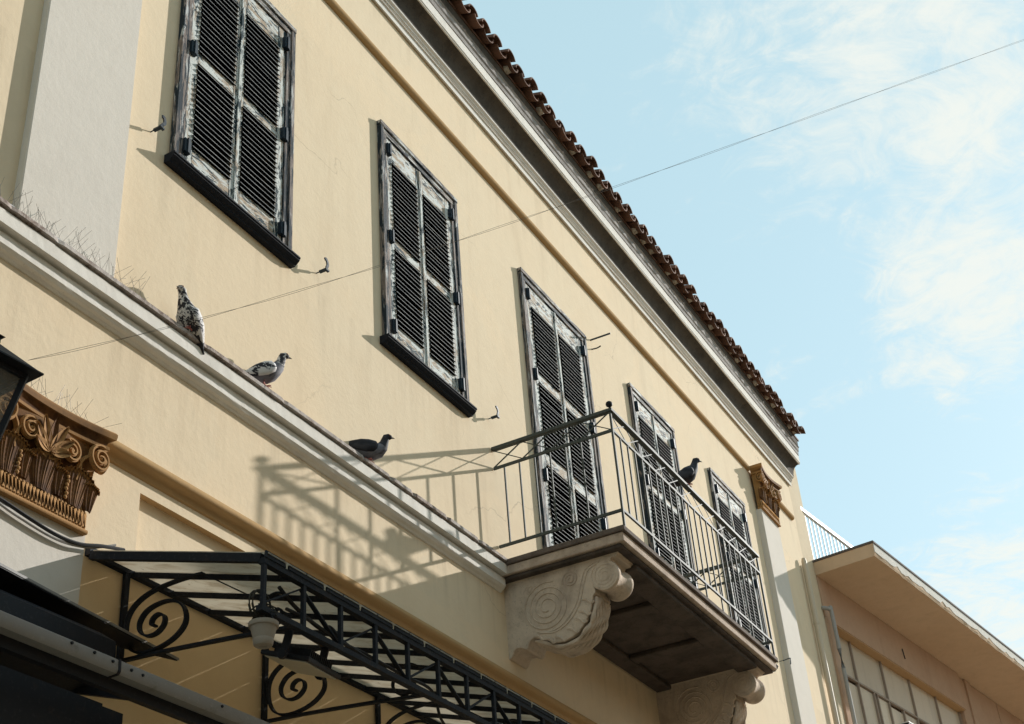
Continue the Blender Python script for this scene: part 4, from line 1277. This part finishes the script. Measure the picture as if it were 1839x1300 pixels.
# ------------------------------------------------------------------ overhead twin wire
WP = [(3.18, -0.888, 4.671), (3.3, -0.969, 4.746), (3.423, -1.054, 4.826), (3.551, -1.143, 4.912), (3.683, -1.235, 5.003), (3.819, -1.333, 5.099), (3.961, -1.434, 5.202), (4.107, -1.541, 5.311), (4.26, -1.653, 5.426), (4.419, -1.77, 5.548), (4.585, -1.893, 5.677), (4.758, -2.022, 5.813), (4.939, -2.158, 5.958), (5.129, -2.301, 6.111), (5.328, -2.451, 6.273), (5.537, -2.61, 6.444), (5.757, -2.777, 6.625), (5.99, -2.954, 6.817), (6.236, -3.142, 7.021), (6.496, -3.34, 7.236), (6.772, -3.551, 7.465), (7.065, -3.774, 7.708), (7.377, -4.012, 7.967), (7.71, -4.266, 8.242), (8.066, -4.537, 8.535), (8.449, -4.827, 8.849), (10.0, -6.0, 10.1), (13.5, -8.95, 12.8)]
for s, lab in ((1, 'upper strand of the thin twin wire strung across the street'), (-1, 'lower strand of the thin twin wire strung across the street')):
    pts = []
    for i, p in enumerate(smooth_path(WP, 6)):
        tw = s * 0.005 * math.sin(i * 0.20)
        pts.append((p.x, p.y, p.z + tw))
    o = MB().tube(pts, 0.0008, 5).build('overhead_wire', 'wire_brown')
    tag(o, lab, 'wire', 'twin wire across the street')

# ------------------------------------------------------------------ bird spikes
def spikes(x0, x1, y, z, n, label, seed):
    E = empty('bird_spikes', ((x0 + x1) / 2, y, z))
    tag(E, label, 'bird spikes', 'bird spike strips')
    h = (x1 - x0) / 2
    MB().box(-h, h, -0.012, 0.012, 0.0, 0.006).build('base_strip', 'white_plastic', E)
    rn = random.Random(seed)
    mb = MB()
    for i in range(n):
        x = -h + 2 * h * (i + 0.5) / n
        for k in range(2):
            a = rn.uniform(-0.6, 0.6) + (0.35 if k else -0.35)
            b = rn.uniform(-0.75, 0.25)
            ln = rn.uniform(0.09, 0.155)
            mb.tube([(x, 0, 0.004), (x + ln * math.sin(a), ln * math.sin(b), ln * math.cos(a) * math.cos(b))], 0.0008, 4)
    mb.build('spike_wires', 'spike_steel', E)
spikes(3.55, 4.62, -0.075, 6.131, 34, 'long row of thin bird spikes on the cornice below the pale pilaster', 1)
spikes(3.75, 4.36, -0.075, 5.190, 18, 'short row of thin bird spikes on top of the lower terracotta capital', 2)

# ------------------------------------------------------------------ shutter catches and wall hooks
def catch(loc, rot, label, kind=0):
    E = empty('shutter_catch', loc)
    tag(E, label, 'hook', 'iron shutter catches on the wall')
    E.rotation_euler = (0, rot, 0)
    E.scale = (0.78, 0.78, 0.78)
    MB().tube([(0, 0.02, 0), (0, -0.11, 0.004)], 0.0055, 6).build('pin', 'hinge_iron', E)
    mb = MB()
    if kind == 0:
        pts = [(0, -0.105, -0.012), (0.0, -0.112, 0.02), (0.012, -0.112, 0.045), (0.008, -0.112, 0.075), (-0.012, -0.113, 0.098), (-0.030, -0.112, 0.092)]
        mb.sweep(smooth_path(pts, 4), [(-0.013, -0.006), (0.013, -0.006), (0.013, 0.006), (-0.013, 0.006)], (0, 1, 0))
        mb.box(-0.022, 0.026, -0.122, -0.100, -0.020, -0.002)
        mb.box(-0.012, 0.014, -0.108, -0.035, -0.010, 0.010)
    else:
        mb.tube(smooth_path([(0, -0.06, 0), (0, -0.17, 0.012), (0, -0.178, 0.0), (0, -0.172, -0.07), (0, -0.16, -0.078)], 4), 0.008, 6)
    mb.build('hook', 'hinge_iron', E)
    return E
catch((4.634, 0, 7.405), rad(14), 'small iron shutter catch between the pale pilaster and the first window')
catch((6.317, 0, 7.405), 0, 'small iron shutter catch just right of the first window sill')
catch((8.713, 0, 7.415), 0, 'small iron shutter catch above the left end of the balcony')
catch((15.827, 0, 7.50), 0, 'bent iron hook on the right pilaster beside the balcony end', 1)
E = empty('wall_bracket', (11.105, 0, 9.43))
tag(E, 'short rusty iron rod jutting from the wall right of the balcony door head', 'bracket')
MB().bar((0, 0.02, 0.09), (0.015, -0.22, 0.098), 0.012, 0.014).build('rod', 'hinge_iron', E)
MB().tube(smooth_path([(0.0, 0.02, -0.02), (0.0, -0.06, -0.03), (0.01, -0.10, -0.012)], 4), 0.007, 6).build('lower_hook', 'hinge_iron', E)

# ------------------------------------------------------------------ pigeons
def pigeon(loc, heading, pitch, mats, label, head_up=0.0, scale=1.0, head_turn=0.0, stand=0.05):
    body_m, wing_m, tail_m, head_m = mats
    E = empty('pigeon', loc, None, heading)
    E.scale = (scale,) * 3
    tag(E, label, 'pigeon', 'pigeons perched on the house front')
    cp, sp = math.cos(pitch), math.sin(pitch)
    def pose(x, z):                       # tilt the trunk about the hip
        return x * cp - z * sp, x * sp + z * cp + stand + 0.045
    # spine stations: x, z (relative to hip), half width, half height
    st = [(-0.205, -0.006, 0.026, 0.004, 2), (-0.165, -0.003, 0.030, 0.007, 2), (-0.125, 0.000, 0.034, 0.016, 2), (-0.090, 0.002, 0.046, 0.033, 0), (-0.045, 0.003, 0.058, 0.050, 0), (0.000, 0.002, 0.063, 0.058, 0), (0.040, 0.008, 0.060, 0.056, 0), (0.070, 0.022, 0.050, 0.048, 0)]
    nk = [(0.092, 0.046, 0.037, 0.038, 3), (0.104, 0.072 + 0.3 * head_up, 0.029, 0.029, 3), (0.112, 0.097 + 0.7 * head_up, 0.024, 0.025, 3), (0.120, 0.116 + head_up, 0.0235, 0.025, 3), (0.134, 0.120 + head_up, 0.021, 0.022, 3), (0.148, 0.117 + head_up, 0.014, 0.015, 3), (0.156, 0.113 + head_up, 0.006, 0.007, 1)]
    mb = MB()
    nseg = 16
    rings, mi = [], []
    allst = [(x, z, a, b, m) for x, z, a, b, m in st + nk]
    cen = []
    for x, z, a, b, m in allst:
        if (x, z, a, b, m) in st:
            cx, cz = pose(x, z)
        else:
            bx, bz = pose(0.070, 0.022)
            cx, cz = bx + (x - 0.070), bz + (z - 0.022)
        cen.append((cx, cz))
    for i, (x, z, a, b, m) in enumerate(allst):
        t = Vector((cen[min(i + 1, len(cen) - 1)][0] - cen[max(i - 1, 0)][0], 0, cen[min(i + 1, len(cen) - 1)][1] - cen[max(i - 1, 0)][1])).normalized()
        up = Vector((-t.z, 0, t.x))
        lat = 0.0
        if i > 9:
            lat = head_turn * (i - 9) * 0.006
        rings.append([Vector((cen[i][0], lat, cen[i][1])) + Vector((0, 1, 0)) * a * math.cos(2 * math.pi * k / nseg) + up * b * math.sin(2 * math.pi * k / nseg) for k in range(nseg)])
        mi.append(m)
    vs = [p for r in rings for p in r]
    o = len(mb.v)
    mb.v += [tuple(p) for p in vs]
    for i in range(len(rings) - 1):
        for j in range(nseg):
            mb.f.append([i * nseg + j, i * nseg + (j + 1) % nseg, (i + 1) * nseg + (j + 1) % nseg, (i + 1) * nseg + j])
            mb.m.append({0: 0, 2: 1, 3: 2, 1: 2}[mi[i]] if i < 12 else 2)
    mb.f.append(list(range(nseg)))
    mb.m.append(1)
    mb.f.append([(len(rings) - 1) * nseg + j for j in range(nseg)])
    mb.m.append(2)
    mb.build('body', [body_m, tail_m, head_m], E, smooth=80)
    hx, hz = cen[-3]
    bx, bz = cen[-1]
    lat = head_turn * 0.030
    MB().sweep([(bx - 0.006, lat, bz + 0.001), (bx + 0.008, lat, bz), (bx + 0.018, lat, bz - 0.004)], [(-0.0042, -0.004), (0.0042, -0.004), (0.0032, 0.004), (-0.0032, 0.004)], (0, 0, 1), scale=[1.2, 0.85, 0.2]).build('beak', 'pigeon_beak', E, smooth=60)
    for s in (-1, 1):
        MB().lathe([(0.001, -0.0035), (0.003, -0.002), (0.0038, 0), (0.003, 0.002), (0.001, 0.0035)], (hx + 0.006, lat + s * 0.0205, hz + 0.005), 'y', 8).build('eye', 'pigeon_eye', E)
        # folded wing
        rr = []
        for x, z, wd, ht in ((0.062, 0.020, 0.010, 0.020), (0.045, 0.018, 0.016, 0.038), (0.0, 0.014, 0.018, 0.046), (-0.05, 0.012, 0.016, 0.040), (-0.10, 0.010, 0.011, 0.026), (-0.145, 0.006, 0.007, 0.014), (-0.178, 0.003, 0.003, 0.005)):
            cx, cz = pose(x, z)
            y0 = s * (0.052 if x > -0.06 else 0.052 + (x + 0.06) * 0.24)
            if x > 0.05:
                y0 = s * 0.046
            rr.append([(cx - ht * math.sin(2 * math.pi * k / 10) * sp, y0 + s * wd * math.cos(2 * math.pi * k / 10), cz + ht * math.sin(2 * math.pi * k / 10) * cp) for k in range(10)])
        MB().loft(rr).build('wing', wing_m, E, smooth=80)
        lg = MB()
        fx = 0.008 + s * 0.006
        lg.tube(smooth_path([(0.0, s * 0.022, stand + 0.01), (-0.010, s * 0.022, stand * 0.6), (fx, s * 0.022, 0.005)], 3), 0.0042, 6)
        for dx, dy in ((0.034, 0), (0.026, 0.018), (0.026, -0.018), (-0.020, 0)):
            lg.tube([(fx, s * 0.022, 0.005), (fx + dx * 0.6, s * 0.022 + dy * 0.6, 0.006), (fx + dx, s * 0.022 + dy, 0.0025)], 0.0030, 5)
        lg.build('leg', 'pigeon_foot', E, smooth=60)
    return E
MOT = ('feather_mottled', 'feather_mottled', 'feather_dark', 'feather_mottled_dark')
pigeon((4.975, -0.086, 6.130), math.atan2(-0.12, -0.99), rad(46), ('feather_mottled_dark', 'feather_mottled', 'feather_dark', 'feather_mottled_dark'), 'black and white mottled pigeon facing the street, leftmost on the cornice', 0.0, 1.0, 0.0, 0.028)
pigeon((5.70, -0.066, 6.135), math.atan2(-0.60, 0.80), rad(22), ('feather_slate', 'feather_mottled', 'feather_dark', 'feather_mottled_dark'), 'pale mottled pigeon walking on the cornice, middle of the three there', 0.008, 1.04, 0.0, 0.050)  # slate body: shade on the belly put into the plumage
pigeon((6.805, -0.066, 6.134), math.atan2(-0.80, 0.60), rad(-12), ('feather_slate', 'feather_dark', 'feather_dark', 'feather_dark'), 'slate grey pigeon crouching on the cornice nearest the balcony', 0.0, 1.06, 0.0, 0.028)
pigeon((10.30, -1.05, 7.1505), math.atan2(-0.72, 0.69), rad(30), ('feather_dark', 'feather_dark', 'feather_dark', 'feather_dark'), 'dark pigeon perched on the balcony railing', 0.0, 1.16, 0.0, 0.03)

# ------------------------------------------------------------------ downpipes at the right end
D = empty('downpipe', (17.72, -0.06, 3.0))
tag(D, 'beige downpipe on the yellow wall beside the right pilaster', 'pipe')
MB().lathe([(0.037, 0.0), (0.037, 6.50), (0.026, 6.55), (0.001, 6.56)], (0, 0, 0), 'z', 14, 0, False).build('pipe', 'beige_pipe', D, smooth=50)
for z in (1.2, 3.4, 5.6):
    MB().lathe([(0.0375, -0.018), (0.042, -0.016), (0.042, 0.016), (0.0375, 0.018)], (0, 0, z), 'z', 14, 0, False).build('clamp', 'beige_pipe', D, smooth=50)
TH = rad(-7.2)
NL = empty('neighbour_building', (18.5, 0, 0), None, TH)
tag(NL, 'beige modern building with deep concrete eaves and blank panel grid', 'building')
def npt(mb, name, mat, smooth=None, bevel=0.0, parent=None):
    return mb.build(name, mat, parent or NL, smooth, bevel)
npt(MB().box(0.10, 22.0, 0.205, 0.5, 0.0, 9.60), 'wall', 'neighbour_wall')
npt(MB().box(0.02, 0.268, -0.02, 0.2045, 0.0, 8.98), 'end_pier', 'neighbour_wall')
npt(MB().box(0.02, 5.56, 0.0, 0.2045, 8.962, 9.598), 'fascia_beam', 'neighbour_wall')
npt(MB().box(0.27, 5.54, 0.012, 0.2043, 8.945, 8.9615), 'beam_soffit', 'beam_paint')
npt(MB().box(5.57, 7.60, 0.05, 0.2045, 0.0, 9.597), 'pier', 'neighbour_wall', bevel=0.01)
npt(MB().box(5.95, 6.20, 0.02, 0.0498, 0.0, 9.596), 'pier', 'neighbour_wall')
npt(MB().box(7.66, 22.0, 0.06, 0.2045, 0.0, 9.595), 'far_bay', 'neighbour_wall')
# eaves slab with chipped edge
rn = random.Random(11)
mb = MB()
nseg = 150
ring = []
for i in range(nseg + 1):
    x = -0.0 + 22.0 * i / nseg
    j1, j2 = rn.uniform(-.006, .006), rn.uniform(-.005, .008)
    ring.append([(x, 0.205, 9.602), (x, -0.895 + j1, 9.602 + j2), (x, -0.905 + 0.4 * j1, 9.640 + j2 * 0.4), (x, -0.908, 9.795), (x, 0.205, 9.795)])
mb.loft(ring)
npt(mb, 'eaves_slab', 'neighbour_concrete')
npt(MB().box(-0.012, 22.0, -0.925, 0.205, 9.796, 9.832), 'roof_edge', 'roof_felt', bevel=0.004)
# pale weathered band along the slab edge, broken along its foot
ring = []
for i in range(161):
    x = 0.01 + 21.9 * i / 160
    zb = 9.645 + rn.uniform(0, 0.02) + (rn.uniform(0.02, 0.06) if rn.random() < 0.22 else 0)
    ring.append([(x, -0.9075, zb), (x, -0.9125, zb + 0.006), (x, -0.9135, 9.794), (x, -0.9075, 9.794)])
npt(MB().loft(ring), 'edge_band', 'cornice_paint')
# panes and glazing bars
cols = [0.27, 1.10, 2.22, 3.34, 4.46, 5.54]
for i in range(len(cols) - 1):
    npt(MB().box(cols[i] + 0.016, cols[i + 1] - 0.016, 0.150, 0.165, 8.345, 8.944), 'pane', 'neighbour_pane', bevel=0.003)
    npt(MB().box(cols[i + 1] - 0.013, cols[i + 1] + 0.013, 0.118, 0.170, 8.347, 8.943), 'glazing_bar', 'neighbour_mullion')
npt(MB().box(0.27, 5.54, 0.120, 0.170, 8.318, 8.3445), 'transom', 'neighbour_mullion')
low = [0.27, 0.55, 1.10, 1.66, 1.78, 2.22, 2.78, 3.34, 3.9, 4.46, 5.0, 5.54]
for i in range(len(low) - 1):
    dz = -0.05 if i % 2 else -0.012
    npt(MB().box(low[i] + 0.018, low[i + 1] - 0.018, 0.152, 0.168, 6.9, 8.316 + dz), 'pane', 'neighbour_pane', bevel=0.003)
    npt(MB().box(low[i + 1] - 0.014, low[i + 1] + 0.014, 0.122, 0.170, 6.9, 8.317), 'glazing_bar', 'neighbour_mullion')
npt(MB().box(0.27, 5.54, 0.02, 0.2044, 6.6, 6.898), 'lower_beam', 'neighbour_wall')
E = empty('wall_pin', (2.95, -0.0, 9.25), NL)
npt(MB().bar((0.0, -0.012, 0.06), (0.03, -0.012, -0.10), 0.012, 0.012), 'pin', 'black_metal', None, 0.0, E)

PP = empty('drain_pipe', NL.matrix_world @ Vector((0, 0, 0)))
PP.location = (18.52, -0.09, 3.0)
tag(PP, 'grey drain pipe with bent top on the edge of the beige building', 'pipe')
MB().tube(smooth_path([(-0.06, 0.10, 6.09), (-0.02, 0.0, 6.05), (0.0, -0.012, 5.9), (0.0, -0.012, 4.0), (0.0, -0.012, 0.0)], 6), 0.029, 12).build('pipe', 'grey_pipe', PP, smooth=60)

RR = empty('roof_railing', (18.5, 0, 9.83), None, TH)
tag(RR, 'white painted railing on the flat roof of the beige building', 'railing')
MB().box(-0.05, 21.0, 0.005, 0.055, 0.795, 0.85).build('top_rail', 'white_rail', RR)
for k in range(70):
    x = 0.10 + k * 0.142
    MB().box(x - 0.007, x + 0.007, 0.022, 0.036, 0.002, 0.7945).build('baluster', 'white_rail', RR)
LB = empty('box_lamp', (18.5, 0, 0), None, TH)
tag(LB, 'black box lamp with pale top edge at the foot of the panel grid', 'lamp')
LB.location = Vector((18.5, 0, 0)) + Matrix.Rotation(TH, 3, 'Z') @ Vector((2.02, -0.10, 7.76))
mb = MB()
mb.box(-0.30, 0.30, -0.16, 0.11, 0.0, 0.03)
mb.box(-0.28, -0.25, -0.14, 0.10, -0.36, -0.001)
mb.box(0.25, 0.28, -0.14, 0.10, -0.36, -0.001)
mb.box(-0.249, 0.249, -0.14, -0.11, -0.36, -0.001)
mb.build('case', 'black_metal', LB)
MB().box(-0.305, 0.305, -0.165, 0.11, 0.0305, 0.045).build('lid', 'white_rail', LB)
